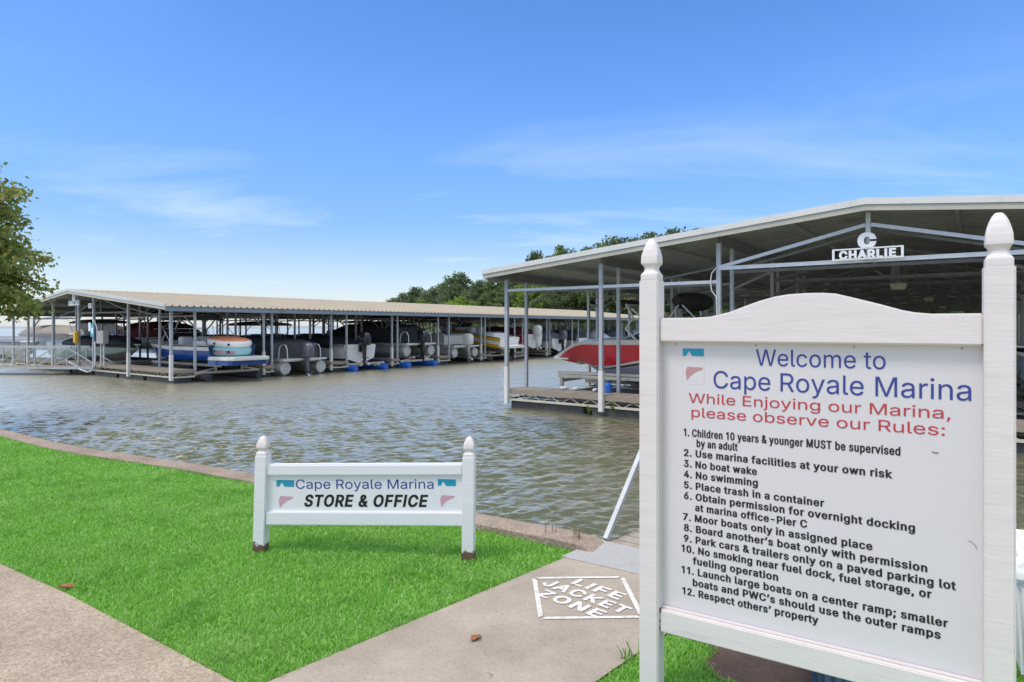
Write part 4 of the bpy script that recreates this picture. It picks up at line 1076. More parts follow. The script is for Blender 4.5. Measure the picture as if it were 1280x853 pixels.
# ---------------------------------------------------------------- small things on the bank
# crate behind the sign
cr = thing("plastic_crate", "slate blue slotted plastic crate on bare soil behind the rules board", "crate", (1.60, 2.90, 0.012), R(-20))
mb = MB()
L, W, H, T = 0.44, 0.32, 0.16, 0.014
mb.bb(-L / 2, L / 2, -W / 2, W / 2, 0, 0.012)
for sx in (-1, 1):
    mb.bb(*sorted((sx * L / 2, sx * (L / 2 - T))), -W / 2, W / 2, 0.012, 0.05)
    for i in range(7):
        y = -W / 2 + 0.02 + i * (W - 0.04) / 6
        mb.bb(*sorted((sx * L / 2, sx * (L / 2 - T))), y - 0.008, y + 0.008, 0.05, H - 0.03)
    mb.bb(*sorted((sx * L / 2, sx * (L / 2 - T))), -W / 2, W / 2, H - 0.03, H)
for sy in (-1, 1):
    a, b = sorted((sy * W / 2, sy * (W / 2 - T)))
    mb.bb(-L / 2 + T, L / 2 - T, a, b, 0.012, 0.05)
    for i in range(10):
        x = -L / 2 + 0.03 + i * (L - 0.06) / 9
        mb.bb(x - 0.008, x + 0.008, a, b, 0.05, H - 0.03)
    mb.bb(-L / 2 + T, L / 2 - T, a, b, H - 0.03, H)
mb.build("basket", M["crate_blue"], cr)
mb = MB(); mb.bb(-L / 2 - 0.012, L / 2 + 0.012, -W / 2 - 0.012, -W / 2 + 0.004, H, H + 0.014); mb.bb(-L / 2 - 0.012, L / 2 + 0.012, W / 2 - 0.004, W / 2 + 0.012, H, H + 0.014)
mb.bb(-L / 2 - 0.012, -L / 2 + 0.006, -W / 2 + 0.004, W / 2 - 0.004, H, H + 0.014); mb.bb(L / 2 - 0.006, L / 2 + 0.012, -W / 2 + 0.004, W / 2 - 0.004, H, H + 0.014)
mb.build("rim", M["crate_blue"], cr)

# white moulded dock box right of the big sign
bx = thing("dock_box", "bright white moulded storage box just right of the rules board", "storage box", (2.80, 2.98, 0.0), R(-32))
mb = MB(); mb.loft([[(sx * a, sy * b, z) for sx, sy in ((-1, -1), (1, -1), (1, 1), (-1, 1))] for a, b, z in ((0.36, 0.22, 0.0), (0.385, 0.245, 0.46))])
mb.build("tub", M["box_white"], bx, bevel=0.02, seg=3, smooth=True)
mb = MB(); mb.loft([[(sx * a, sy * b, z) for sx, sy in ((-1, -1), (1, -1), (1, 1), (-1, 1))] for a, b, z in ((0.405, 0.265, 0.463), (0.405, 0.265, 0.535), (0.36, 0.22, 0.60))])
mb.build("lid", M["box_white"], bx, bevel=0.02, seg=3, smooth=True)
for x in (-0.2, 0.2):
    mb = MB(); mb.bb(x - 0.03, x + 0.03, -0.275, -0.262, 0.42, 0.50); mb.build("latch", M["engine_grey"], bx, bevel=0.004)

# fallen leaves
def dead_leaf(name, label, loc, size, rz):
    mb = MB(); n = 9
    half = [(0.0, 0.02), (0.12, 0.16), (0.28, 0.20), (0.40, 0.34), (0.55, 0.24), (0.70, 0.28), (0.85, 0.12), (1.0, 0.0)]
    up = [(x, y, 0.10 * y + 0.05 * math.sin(x * 5)) for x, y in half]
    mid = [(x, 0, -0.02 + 0.05 * math.sin(x * 5)) for x, y in half]
    dn = [(x, -y, 0.22 * y + 0.05 * math.sin(x * 5)) for x, y in half]
    k = len(half)
    vs = [tuple(Vector(p) * size) for p in up + mid + dn]
    fs = [(i, i + 1, k + i + 1, k + i) for i in range(k - 1)] + [(k + i, k + i + 1, 2 * k + i + 1, 2 * k + i) for i in range(k - 1)]
    mb.add(vs, fs)
    mb.tube([Vector((-0.25, 0.03, 0.02)) * size, (0, 0, 0), Vector((0.9, 0, 0.02)) * size], 0.012 * size, 5)
    o = mb.build(name, M["leaf_dead"], fix=False)
    o.location = loc; o.rotation_euler = (0, 0, R(rz))
    return tag(o, label, "leaf", "fallen leaves")


dead_leaf("fallen_leaf", "curled brown leaf lying alone on the middle of the stencilled walkway", (-0.21, 3.32, 0.024), 0.085, 60)
dead_leaf("fallen_leaf", "orange brown leaf on the pebbled path beside the lawn edge", (-2.85, 4.02, 0.02), 0.11, 5)

# ================================================================== COVERED BOAT DOCKS
DANG = math.atan2(-0.587, 0.81)
BV = Vector((0.81, -0.587)); AV = Vector((0.587, 0.81))
CAMXY = Vector((0, 0))


class Dock:
    def __init__(self, name, label, cat, center, zr, ze, ylen, lines, chord, rail, roof_m, truss_m, front_x, group, trims, gable_truss=True):
        self.c = Vector(center)
        self.root = thing(name, label, cat, (center[0], center[1], 0), DANG, group)
        self.zr, self.ze = zr, ze
        self.lines = lines
        HW = 9.25; OH = 9.75
        slope = (zr - ze) / OH
        self.zroof = lambda x: zr - slope * abs(x)
        root = self.root
        y0, y1 = -0.45, ylen + 0.45
        # corrugated roof, real ribs
        prof = []
        y = y0
        while y < y1 - 0.3:
            prof += [(y, 0), (y + 0.20, 0), (y + 0.225, 0.055), (y + 0.275, 0.055)]; y += 0.30
        prof.append((y1, 0))
        for s in (-1, 1):
            vs, fs = [], []
            n = len(prof)
            for (xx, dz) in ((0.0, 0.0), (OH, 0.0)):
                for yy, zz in prof: vs.append((s * xx, yy, self.zroof(xx) + zz))
            for i in range(n - 1): fs.append((i, i + 1, n + i + 1, n + i))
            top_n = len(vs)
            vs += [(a, b, c - 0.012) for a, b, c in vs]
            fs += [(top_n + n + i, top_n + n + i + 1, top_n + i + 1, top_n + i) for i in range(n - 1)]
            fs += [(i + n, i + n + 1, top_n + n + i + 1, top_n + n + i) for i in range(n - 1)]
            mi = [0] * (n - 1) + [1] * (n - 1) + [0] * (n - 1)
            mb = MB(); mb.v = vs; mb.f = fs; mb.mi = mi
            o = mb.build("roof_panel", [roof_m, M["roof_under"]], root, fix=False)
        mb = MB()
        mb.prism([(-0.35, self.zroof(0.35) + 0.045), (0, zr + 0.075), (0.35, self.zroof(0.35) + 0.045), (0.35, self.zroof(0.35) + 0.055), (0, zr + 0.09), (-0.35, self.zroof(0.35) + 0.055)], y0 - 0.03, y1)
        mb.build("ridge_cap", roof_m, root)
        # rake trim: pale top flashing over a tan board, both ends
        for yy in (y0, y1):
            for s in (-1, 1):
                d = -1 if yy == y0 else 1
                mb = MB()
                zA, zB = self.zroof(0), self.zroof(OH + 0.02)
                a, b = sorted((yy + d * 0.005, yy + d * 0.065))
                mb.prism([(0, zA + 0.10), (s * (OH + 0.02), zB + 0.10), (s * (OH + 0.02), zB - 0.03), (0, zA - 0.03)], a, b)
                f = mb.build("rake_trim", trims[0], root)
                mb = MB()
                a, b = sorted((yy + d * 0.008, yy + d * 0.04))
                mb.prism([(0, zA - 0.033), (s * OH, zB - 0.033), (s * OH, zB - 0.15), (0, zA - 0.15)], a, b)
                mb.build("barge_board", trims[1], f)
        # eave channel under the sheet ends
        for s in (-1, 1):
            mb = MB(); x = s * (OH - 0.12)
            mb.bb(*sorted((x, x + s * 0.07)), y0 + 0.02, y1 - 0.02, ze - 0.20, ze - 0.02)
            mb.build("eave_channel", trims[2], root)
        # longitudinal beams on the post lines and light purlins between
        for x in (-HW, -6.17, -3.08, 3.08, 6.17, HW):
            mb = MB(); z = self.zroof(x) - 0.03
            mb.beam((x, 0.06, z - 0.12), (x, ylen, z - 0.12), 0.09, 0.22)
            mb.build("beam", M["steel_dark"], root)
        for x in (-7.7, -4.6, -1.5, 1.5, 4.6, 7.7):
            mb = MB(); z = self.zroof(x) - 0.02
            mb.beam((x, 0.06, z - 0.06), (x, ylen, z - 0.06), 0.05, 0.10)
            mb.build("purlin", M["roof_under"], root)
        # posts
        spots = []
        for i, y in enumerate(lines):
            for x in (front_x if i == 0 else (-HW, -6.17, -3.08, 3.08, 6.17, HW)):
                spots.append((x, y))
        for x in (-9.25, 9.25): pass
        spots.sort(key=lambda p: (self.world(*p) - CAMXY).length)
        zb = -0.42
        proto = {}
        i_line = lambda q: lines.index(q)
        rest = MB()
        nsep = 0
        for x, y in spots:
            zt = round(self.zroof(x) - 0.22, 2)
            front = (y == lines[0])
            if nsep < 92:
                key = (zt, front)
                if key not in proto:
                    mb = MB(); w = 0.105 if front else 0.09
                    mb.bb(-w / 2, w / 2, -w / 2, w / 2, zb, zt)
                    proto[key] = mb.build("post", M["galv"], root, bevel=0.008, seg=1, loc=(x, y, 0)); po = proto[key]
                else:
                    po = copy_part(proto[key], root, (x, y, 0))
                nsep += 1
                edge = (abs(x) > 9 and (front or i_line(y) % 2 == 0)) or (front and abs(x) > 3.0)
                if edge:
                    if "sleeve" not in proto:
                        mb = MB(); mb.bb(-0.066, 0.066, -0.066, 0.066, -0.58, 0.50)
                        proto["sleeve"] = mb.build("post_sleeve", M["sleeve"], po, bevel=0.012, seg=2)
                    else: copy_part(proto["sleeve"], po)
            else:
                rest.bb(x - 0.045, x + 0.045, y - 0.045, y + 0.045, zb, zt)
        if rest.v:
            o = rest.build("post", M["galv"], root); o["kind"] = "stuff"
        # cross frames: outer bay rails and the central truss
        tm = None
        for i, y in enumerate(lines):
            fm = truss_m if i == 0 else M["galv"]
            mb = MB()
            if i < 1:
                zc = chord + (zr - chord) * 0.66
                if gable_truss:
                    for s in (-1, 1): mb.beam((s * 3.08, y, rail), (s * HW, y, rail), 0.07, 0.075)
                    mb.beam((-3.08, y - 0.02, chord), (3.08, y - 0.02, chord), 0.08, 0.085)
                    for s in (-1, 1): mb.beam((s * 3.08, y - 0.02, chord + 0.02), (s * 0.05, y - 0.02, zc), 0.07, 0.075)
                mb.beam((0, y - 0.02, chord), (0, y - 0.02, zr - 0.12), 0.085, 0.085)
                mb.build("truss", fm, root)
            else:
                if tm is None:
                    for s in (-1, 1): mb.beam((s * 3.08, 0, rail), (s * HW, 0, rail), 0.06, 0.065)
                    mb.beam((-3.08, 0, chord - 0.02), (3.08, 0, chord - 0.02), 0.07, 0.07)
                    zc = chord + (zr - chord) * 0.66
                    for s in (-1, 1):
                        mb.beam((s * 3.08, 0, chord + 0.02), (s * 0.05, 0, zc), 0.06, 0.06)
                        mb.beam((s * 3.08, 0, chord - 0.45), (s * 2.1, 0, chord - 0.03), 0.05, 0.05)
                        mb.beam((s * 9.2, 0, rail - 0.45), (s * 8.4, 0, rail - 0.03), 0.05, 0.05)
                        mb.beam((s * 6.1, 0, rail + 0.02), (s * 3.2, 0, chord + 0.15), 0.05, 0.05)
                    mb.beam((0, 0, chord), (0, 0, zr - 0.12), 0.07, 0.07)
                    tm = mb.build("truss", M["steel_dark"], root, loc=(0, y, 0))
                else:
                    copy_part(tm, root, (0, y, 0))
        # decks
        DZ = -0.15
        def deck(x0, x1, ya, yb, across):
            """planked walkway with edge boards, open web joists and floats"""
            mb = MB()
            if across:      # planks run along y
                n = max(1, int((x1 - x0) / 0.15)); st = (x1 - x0) / n
                for i in range(n): mb.bb(x0 + i * st, x0 + (i + 1) * st - 0.008, ya + 0.02, yb - 0.02, DZ - 0.035, DZ + 0.002 * (i % 3))
            else:
                n = max(1, int((yb - ya) / 0.15)); st = (yb - ya) / n
                for i in range(n): mb.bb(x0 + 0.02, x1 - 0.02, ya + i * st, ya + (i + 1) * st - 0.008, DZ - 0.035, DZ + 0.002 * (i % 3))
            d = mb.build("deck", M["wood_deck"], root)
            mb = MB()
            for e in ((x0 - 0.02, x1 + 0.02, ya - 0.025, ya + 0.018), (x0 - 0.02, x1 + 0.02, yb - 0.018, yb + 0.025), (x0 - 0.025, x0 + 0.018, ya + 0.02, yb - 0.02), (x1 - 0.018, x1 + 0.025, ya + 0.02, yb - 0.02)):
                mb.bb(*e, DZ - 0.135, DZ - 0.004)
            mb.build("edge_board", M["wood_edge"], d)
            mb = MB()
            zt, zl = DZ - 0.14, DZ - 0.30
            if across: sides = [((x0, ya), (x1, ya)), ((x0, yb), (x1, yb))]
            else: sides = [((x0, ya), (x0, yb)), ((x1, ya), (x1, yb))]
            if across or True:
                sides += [((x1, ya), (x1, yb)), ((x0, ya), (x0, yb))] if across else [((x0, ya), (x1, ya)), ((x0, yb), (x1, yb))]
            for p, q in sides:
                p, q = Vector(p), Vector(q); L = (q - p).length
                mb.beam((*p, zl), (*q, zl), 0.05, 0.06)
                n = max(1, int(L / 0.62))
                for i in range(n):
                    a = p + (q - p) * (i / n); b = p + (q - p) * ((i + 0.5) / n); c = p + (q - p) * ((i + 1) / n)
                    mb.beam((*a, zl), (*b, zt), 0.012, 0.014); mb.beam((*b, zt), (*c, zl), 0.012, 0.014)
            mb.build("web_joist", M["cream_steel"], d)
            mb = MB()
            if across:
                n = max(1, int((x1 - x0) / 2.4)); st = (x1 - x0) / n
                for i in range(n): mb.bb(x0 + i * st + 0.12, x0 + (i + 1) * st - 0.12, ya + 0.06, yb - 0.06, -0.98, zl - 0.035)
            else:
                n = max(1, int((yb - ya) / 2.4)); st = (yb - ya) / n
                for i in range(n): mb.bb(x0 + 0.06, x1 - 0.06, ya + i * st + 0.12, ya + (i + 1) * st - 0.12, -0.98, zl - 0.035)
            fl = mb.build("float", M["float"], d, bevel=0.03, seg=2)
        deck(-9.33, 9.33, 0.075, 0.94, True)
        deck(-1.05, 1.05, 1.10, ylen, False)
        i = 2
        while i + 1 < len(lines):
            deck(1.07, 9.33, lines[i] - 0.06, lines[i + 1] + 0.06, True)
            deck(-9.33, -1.07, lines[i] - 0.06, lines[i + 1] + 0.06, True)
            i += 2

    def world(self, x, y):
        return self.c + BV * x + AV * y

    def pos(self, x, y, z):
        w = self.world(x, y)
        return (w.x, w.y, z)


def mklines(narrow, periods):
    L = []
    for k in range(periods):
        b = 8.12 * k
        L += [b, b + 1.0, b + narrow[0], b + narrow[1]]
    return L + [8.12 * periods, 8.12 * periods + 1.0]


trC = (M["white_trim"], M["wood_edge"], M["galv"])
M["tan_trim"] = mat("tan_metal_trim", (0.50, 0.47, 0.38), 0.5, var=0.1, scale=3, stain=(0.18, 0.16, 0.12), stain_amt=0.5, stain_scale=5, stain_lo=0.60)
M["pale_trim"] = mat("pale_metal_trim", (0.60, 0.60, 0.57), 0.5, var=0.08, stain=(0.4, 0.36, 0.28), stain_amt=0.4)
M["blue_channel"] = mat("blue_grey_channel", (0.26, 0.32, 0.36), 0.5, 0.1, var=0.12, stain=(0.32, 0.16, 0.07), stain_amt=0.6, stain_scale=0.7, stain_lo=0.58)
C_ = Dock("covered_dock", "nearer covered boat dock with grey steel gable and CHARLIE board behind the big sign", "boat dock", (7.34, 13.18), 4.13, 3.20, 49.7,
          mklines((4.85, 5.5), 6), 3.02, 2.71, M["roof_under"], M["galv_light"], (-9.25, -6.17, -3.08, 3.08, 6.17, 9.25), "covered boat docks", (M["white_trim"], M["tan_trim"], M["galv"]))
D_ = Dock("covered_dock", "farther covered boat dock with long tan ribbed roof across the water at left", "boat dock", (-21.6, 31.92), 3.45, 2.50, 49.7,
          mklines((4.25, 4.68), 6), 2.40, 2.12, M["roof_tan"], M["galv"], (-9.25, -6.9, -3.3, 0.0, 1.75, 5.4, 9.25), "covered boat docks", (M["pale_trim"], M["tan_trim"], M["blue_channel"]), gable_truss=False)

# name boards on the gables
def pier_board(dock, letter, word, label, z, mm):
    p = dock.pos(0, -0.22, z)
    t = thing("pier_name_board", label, "sign", p, DANG, "pier name boards")
    mb = MB()
    W, H = 1.28, 0.235
    a, b = -0.012, 0.012
    mb.bb(-W / 2, W / 2, a, b, 0, 0.028); mb.bb(-W / 2, W / 2, a, b, H - 0.028, H)
    mb.bb(-W / 2, -W / 2 + 0.045, a, b, 0.028, H - 0.028); mb.bb(W / 2 - 0.045, W / 2, a, b, 0.028, H - 0.028)
    mb.build("frame", mm, t)
    text_obj("word", word, 1.02, 0.178, mm, t, (0.0, 0.012, 0.026), bold=0.05, ext=0.024, center=True)
    text_obj("letter", letter, 0.34, 0.33, mm, t, (0.0, 0.012, H + 0.004), bold=0.07, ext=0.024, center=True)
    return t


pier_board(C_, "C", "CHARLIE", "white cut-out board reading C CHARLIE hung on the near dock gable", 3.03, M["box_white"])
pier_board(D_, "D", "DELTA", "small white cut-out board topped by a letter D on the far dock gable", 2.72, M["box_white"])

# hanging lamps under the ridge of the near dock
lamp0 = None
for i, (y, z, lab) in enumerate(((6.3, 2.72, "cream box lamp hanging under the near dock ridge, the larger closest one"), (21.0, 2.86, "cream box lamp hanging under the near dock ridge, second and smaller"), (36.0, 2.90, "small cream lamp farthest back under the near dock ridge"))):
    if lamp0 is None:
        t = thing("hanging_lamp", lab, "lamp", C_.pos(0, y, z), DANG, "lamps under the near dock roof")
        mb = MB(); mb.loft([[(sx * w, sy * w, zz) for sx, sy in ((-1, -1), (1, -1), (1, 1), (-1, 1))] for w, zz in ((0.15, 0), (0.21, 0.17))]); mb.build("lamp_shade", M["lamp_cream"], t)
        mb = MB(); mb.tube([(0, 0, 0.17), (0, 0, 1.12)], 0.018, 6); mb.build("stem", M["galv"], t)
        mb = MB(); mb.bb(-0.06, 0.06, -0.06, 0.06, 0.171, 0.24); mb.build("ballast", M["grey_box"], t)
        lamp0 = t
    else:
        t = copy_tree(lamp0); t.location = C_.pos(0, y, z); t["label"] = lab


# ================================================================== BOATS
def outboard(parent, x, y, z, s, m_cowl, m_leg, name="outboard_motor", cover=False):
    """local boat space: x forward, motor hangs behind x, z = transom top"""
    e = bpy.data.objects.new(name, None); COL.objects.link(e); e.parent = parent; e.location = (x, y, z)
    sec = lambda a, b, zz, dx=0: [(dx + a * (abs(math.cos(t)) ** 0.6) * (1 if math.cos(t) >= 0 else -1), b * (abs(math.sin(t)) ** 0.6) * (1 if math.sin(t) >= 0 else -1), zz) for t in [2 * math.pi * k / 16 for k in range(16)]]
    mb = MB()
    mb.loft([sec(.17 * s, .14 * s, .06 * s, -.2 * s), sec(.27 * s, .20 * s, .10 * s, -.24 * s), sec(.30 * s, .22 * s, .30 * s, -.25 * s), sec(.31 * s, .21 * s, .52 * s, -.25 * s), sec(.27 * s, .17 * s, .66 * s, -.22 * s), sec(.15 * s, .10 * s, .72 * s, -.20 * s)])
    mb.build("cowl", m_cowl, e, smooth=True, angle=50)
    mb = MB()
    mb.loft([sec(.15 * s, .10 * s, .08 * s, -.2 * s), sec(.11 * s, .07 * s, -.25 * s, -.22 * s), sec(.10 * s, .045 * s, -.52 * s, -.25 * s), sec(.09 * s, .03 * s, -.62 * s, -.25 * s)])
    mb.bb(-.44 * s, -.12 * s, -.10 * s, .10 * s, -.50 * s, -.475 * s)
    mb.tube([(-.06 * s, 0, -.68 * s), (-.14 * s, 0, -.68 * s), (-.36 * s, 0, -.68 * s), (-.46 * s, 0, -.68 * s)], [.01 * s, .06 * s, .065 * s, .045 * s], 10)
    mb.loft([[(-.14 * s, -.012, -.72 * s), (-.34 * s, -.012, -.72 * s), (-.34 * s, .012, -.72 * s), (-.14 * s, .012, -.72 * s)], [(-.26 * s, -.008, -.92 * s), (-.33 * s, -.008, -.92 * s), (-.33 * s, .008, -.92 * s), (-.26 * s, .008, -.92 * s)]])
    mb.bb(-.06 * s, .06 * s, -.12 * s, .12 * s, -.22 * s, .07 * s)
    mb.build("leg", m_leg, e, smooth=True, angle=40)
    mb = MB()
    for k in range(3):
        a = 2 * math.pi * k / 3
        c, sn = math.cos(a), math.sin(a)
        pts = [(-.46, 0.02), (-.43, .10), (-.47, .17), (-.53, .15), (-.50, .04)]
        off = (0.0, 0.05, 0.05, -0.03, -0.03)
        vs = []
        for (px, rr), o_ in zip(pts, off):
            for th in (-.006, .006):
                yy, zz = rr * c - o_ * sn, rr * sn + o_ * c
                vs.append((px * s + th, yy * s, -.68 * s + zz * s))
        top = [vs[2 * i] for i in range(5)]; bot = [vs[2 * i + 1] for i in range(5)]
        mb.loft([top, bot])
    mb.build("propeller", M["alu_bright"], e)
    return e


def hull_mesh(L, W, H, stripe, z_bow=None, n=22, bow_full=0.55, rake=0.55, droop=0.0, deck_m=None, flare=1.0):
    """V hull lofted along x (stern 0, bow L). stripe = (z fractions for band low, band high)"""
    rings = []
    z_bow = z_bow if z_bow is not None else H * 1.12
    for i in range(n + 1):
        f = i / n
        g = max(0.0, (f - bow_full * 0.75) / (1 - bow_full * 0.75))
        hb = W / 2 * (1 - g ** 2.4) * (0.93 + 0.07 * min(1, f * 4)) + 0.02
        sz = H + (z_bow - H) * max(0, (f - 0.35) / 0.65) ** 1.5 - droop * max(0, (f - 0.82) / 0.18) ** 1.6
        kz = H * 0.02 + (sz - H * 0.28) * max(0, (f - 0.62) / 0.38) ** 2.6
        cz = H * 0.30 + (sz * 0.80 - H * 0.30) * max(0, (f - 0.45) / 0.55) ** 1.9
        cb = hb * (0.86 - 0.30 * g)
        x = f * L
        lo, hi = stripe
        def side(t): # from chine (0) to sheer (1)
            return (cb + (hb - cb) * (t ** 0.75), cz + (sz - cz) * t)
        a = side(lo); b = side(hi)
        pts = [(0, kz), (cb, cz), a, b, (hb, sz), (hb * 0.96, sz + 0.05), (hb * 0.82, sz + 0.06)]
        # pull the topsides forward at the stem
        xr = lambda z: x + (rake * 0.0)
        ring = [(x - (0.0 if f < 0.6 else rake * (1 - (z - kz) / max(0.01, sz - kz)) * ((f - 0.6) / 0.4) ** 1.5), y, z) for y, z in pts]
        ring += [(p[0], -p[1], p[2]) for p in reversed(ring[1:])]
        rings.append(ring)
    return rings


def speedboat(name, label, cat, loc, rot, L, W, H, mats, stripe=(0.35, 0.8), z_bow=None, droop=0.0, cover=None, cover_span=(0.02, 0.62), cover_h=0.45,
              windshield=True, tower=None, motor=None, platform=True, group=None, deck_crown=0.10, swoosh=None, rail=False, bow_full=0.55, long_platform=False, cap=1):
    """mats = bottom, lower topside, band, upper topside, deck"""
    t = thing(name, label, cat, loc, rot, group)
    rings = hull_mesh(L, W, H, stripe, z_bow, droop=droop, bow_full=bow_full)
    n = len(rings[0])
    # per-strip materials around the ring
    seg = [0, 1, 2, 3, 4, 4]
    mis = seg + [4] + seg[::-1]
    mis = mis[:n]
    mb = MB(); mb.loft(rings, True, True, True, mi=cap, mis=mis)
    # drop the strip that bridges the open top: keep as deck/cockpit sole
    hull = mb.build("hull", mats, t, smooth=True, angle=28)
    # rub rail along the sheer
    mb = MB()
    for sgn in (1, -1):
        pts = [(r[4][0], sgn * (r[4][1] + 0.012), r[4][2] + 0.0) for r in rings]
        mb.tube(pts, 0.025, 6)
    mb.build("rub_rail", M["gel_black"] if motor != "w" else M["alu_bright"], t, smooth=True)
    top = lambda f: rings[min(len(rings) - 1, max(0, round(f * (len(rings) - 1))))]
    # raised foredeck
    fd = 0.60
    mb = MB(); rr = []
    for r in rings[round(fd * (len(rings) - 1)):]:
        y, z, x = r[6][1], r[6][2], r[6][0]
        fcr = deck_crown * min(1, y / (W * 0.3))
        rr.append([(x, y * math.cos(math.pi * k / 8), z - 0.002 + fcr * math.sin(math.pi * k / 8)) for k in range(9)])
    mb.loft(rr, True, True, True)
    mb.build("foredeck", mats[4], t, smooth=True, angle=40)
    if windshield:
        f0 = fd - 0.02
        r0 = top(f0); xb, yb, zb = r0[6]
        mb = MB()
        for k in range(8):
            a0, a1 = -70 + 140 * k / 8, -70 + 140 * (k + 1) / 8
            def P(a, up): return (xb + 0.05 * L * math.cos(R(a)) - up * 0.75, yb * 0.92 * math.sin(R(a)) / math.sin(R(70)), zb + 0.05 + up)
            hgt = 0.42
            vs = [P(a0, 0), P(a1, 0), P(a1, hgt), P(a0, hgt)]
            vs += [(p[0] - 0.012, p[1], p[2]) for p in vs]
            mb.add(vs, [(0, 1, 2, 3), (7, 6, 5, 4), (0, 4, 5, 1), (1, 5, 6, 2), (2, 6, 7, 3), (3, 7, 4, 0)])
        ws = mb.build("windshield", M["glass_tint"], t)
        mb = MB()
        pts = [P(-70 + 140 * k / 16, 0.43) for k in range(17)]
        mb.tube([P(-70, 0)] + pts + [P(70, 0)], 0.018, 6)
        mb.build("windshield_frame", M["alu_bright"], ws, smooth=True)
    # cockpit seats / engine box so an open boat is not hollow
    if cover is None:
        mb = MB(); xs, ys, zs = top(0.12)[6]
        mb.bb(0.10 * L, 0.24 * L, -ys * 0.9, ys * 0.9, zs - 0.06, zs + 0.16)
        mb.build("sun_pad", M["vinyl_white"], t, bevel=0.05, seg=3, smooth=True)
        for sgn in (-1, 1):
            mb = MB(); mb.bb(0.40 * L, 0.46 * L, sgn * ys * 0.45 - 0.26, sgn * ys * 0.45 + 0.26, zs - 0.05, zs + 0.33)
            mb.build("seat", M["vinyl_white"], t, bevel=0.05, seg=3, smooth=True)
    else:
        a, b = cover_span
        mb = MB(); rr = []; N = 16
        for i in range(N + 1):
            f = a + (b - a) * i / N
            r = top(f)
            # interpolate
            ff = f * (len(rings) - 1); i0 = int(min(len(rings) - 2, ff)); w = ff - i0
            lerp = lambda j, c: rings[i0][j][c] * (1 - w) + rings[i0 + 1][j][c] * w
            y, z = lerp(4, 1), lerp(4, 2)
            e = math.sin(math.pi * min(1, max(0, i / N))) ** 0.45
            h = cover_h * e * (0.75 + 0.25 * math.sin(i * 2.1)) if i not in (0, N) else 0.04
            if i in (1, 2, 3): h = cover_h * (0.55, 0.8, 0.92)[i - 1]
            y += 0.03
            ring = [(f * L, y, z - 0.14)]
            for k in range(11):
                th = math.pi * k / 10
                ring.append((f * L, y * math.cos(th) * (1 if abs(math.cos(th)) > 0.99 else 1), z + 0.045 + h * (math.sin(th) ** 0.7)))
            ring.append((f * L, -y, z - 0.14))
            rr.append(ring)
        mb.loft(rr, True, True, True)
        mb.build("cover", cover, t, smooth=True, angle=60)
    if platform:
        mb = MB(); ys, zs = top(0)[4][1], H * 0.55
        pl = -1.55 if long_platform else -0.72
        if long_platform: zs = H * 0.52
        mb.loft([[(x, sx * w, z) for sx, z in ((-1, zs - 0.16), (1, zs - 0.16), (1, zs), (-1, zs))] for x, w in ((pl, ys * 0.72), (pl * 0.8, ys * 0.90), (0.02, ys * 1.02))])
        sp = mb.build("swim_platform", mats[4] if platform is True else platform, t, bevel=0.03, seg=2)
        if long_platform:
            mb = MB()
            mb.loft([[(x, sx * w, z) for sx, z in ((-1, zs - 0.36), (1, zs - 0.36), (1, zs - 0.165), (-1, zs - 0.165))] for x, w in ((pl + 0.25, ys * 0.70), (pl * 0.8, ys * 0.85), (0.02, ys * 1.0))])
            mb.build("platform_skirt", mats[2], sp)
    if tower:
        f0, f1, ht, tm = tower
        mb = MB(); y = top(0.5)[4][1]; z = top(0.5)[4][2]
        for sgn in (-1, 1):
            mb.tube([(f0 * L, sgn * y, z), (f0 * L + 0.12, sgn * y * 0.93, z + ht * 0.45), (f1 * L, sgn * y * 0.80, z + ht * 0.95), (f1 * L - 0.1, sgn * y * 0.6, z + ht)], 0.032, 8)
            mb.tube([(f0 * L - 0.95, sgn * y, z), (f1 * L - 0.25, sgn * y * 0.76, z + ht * 0.97)], 0.028, 8)
        mb.tube([(f1 * L - 0.1, -y * 0.62, z + ht), (f1 * L - 0.1, y * 0.62, z + ht)], 0.035, 8)
        mb.build("tower", tm, t, smooth=True)
    if motor in ("k", "g", "w"):
        mk = {"k": (M["engine_black"], M["engine_black"]), "g": (M["engine_grey"], M["engine_black"]), "w": (M["engine_white"], M["engine_white"])}[motor]
        outboard(t, -0.05, 0, H * 0.92, 1.15, *mk)
    elif motor == "d":
        mb = MB()
        mb.tube([(0.02, 0, H * 0.30), (-0.28, 0, H * 0.26), (-0.42, 0, H * 0.20)], [0.14, 0.13, 0.10], 10)
        mb.loft([[(-0.12, -.05, H * .3), (-0.42, -.05, H * .3), (-0.42, .05, H * .3), (-0.12, .05, H * .3)], [(-0.2, -.03, -.22), (-0.44, -.03, -.22), (-0.44, .03, -.22), (-0.2, .03, -.22)]])
        mb.tube([(-0.16, 0, -0.1), (-0.5, 0, -0.1)], [0.05, 0.045], 8)
        mb.build("stern_drive", M["engine_black"], t, smooth=True)
    return t


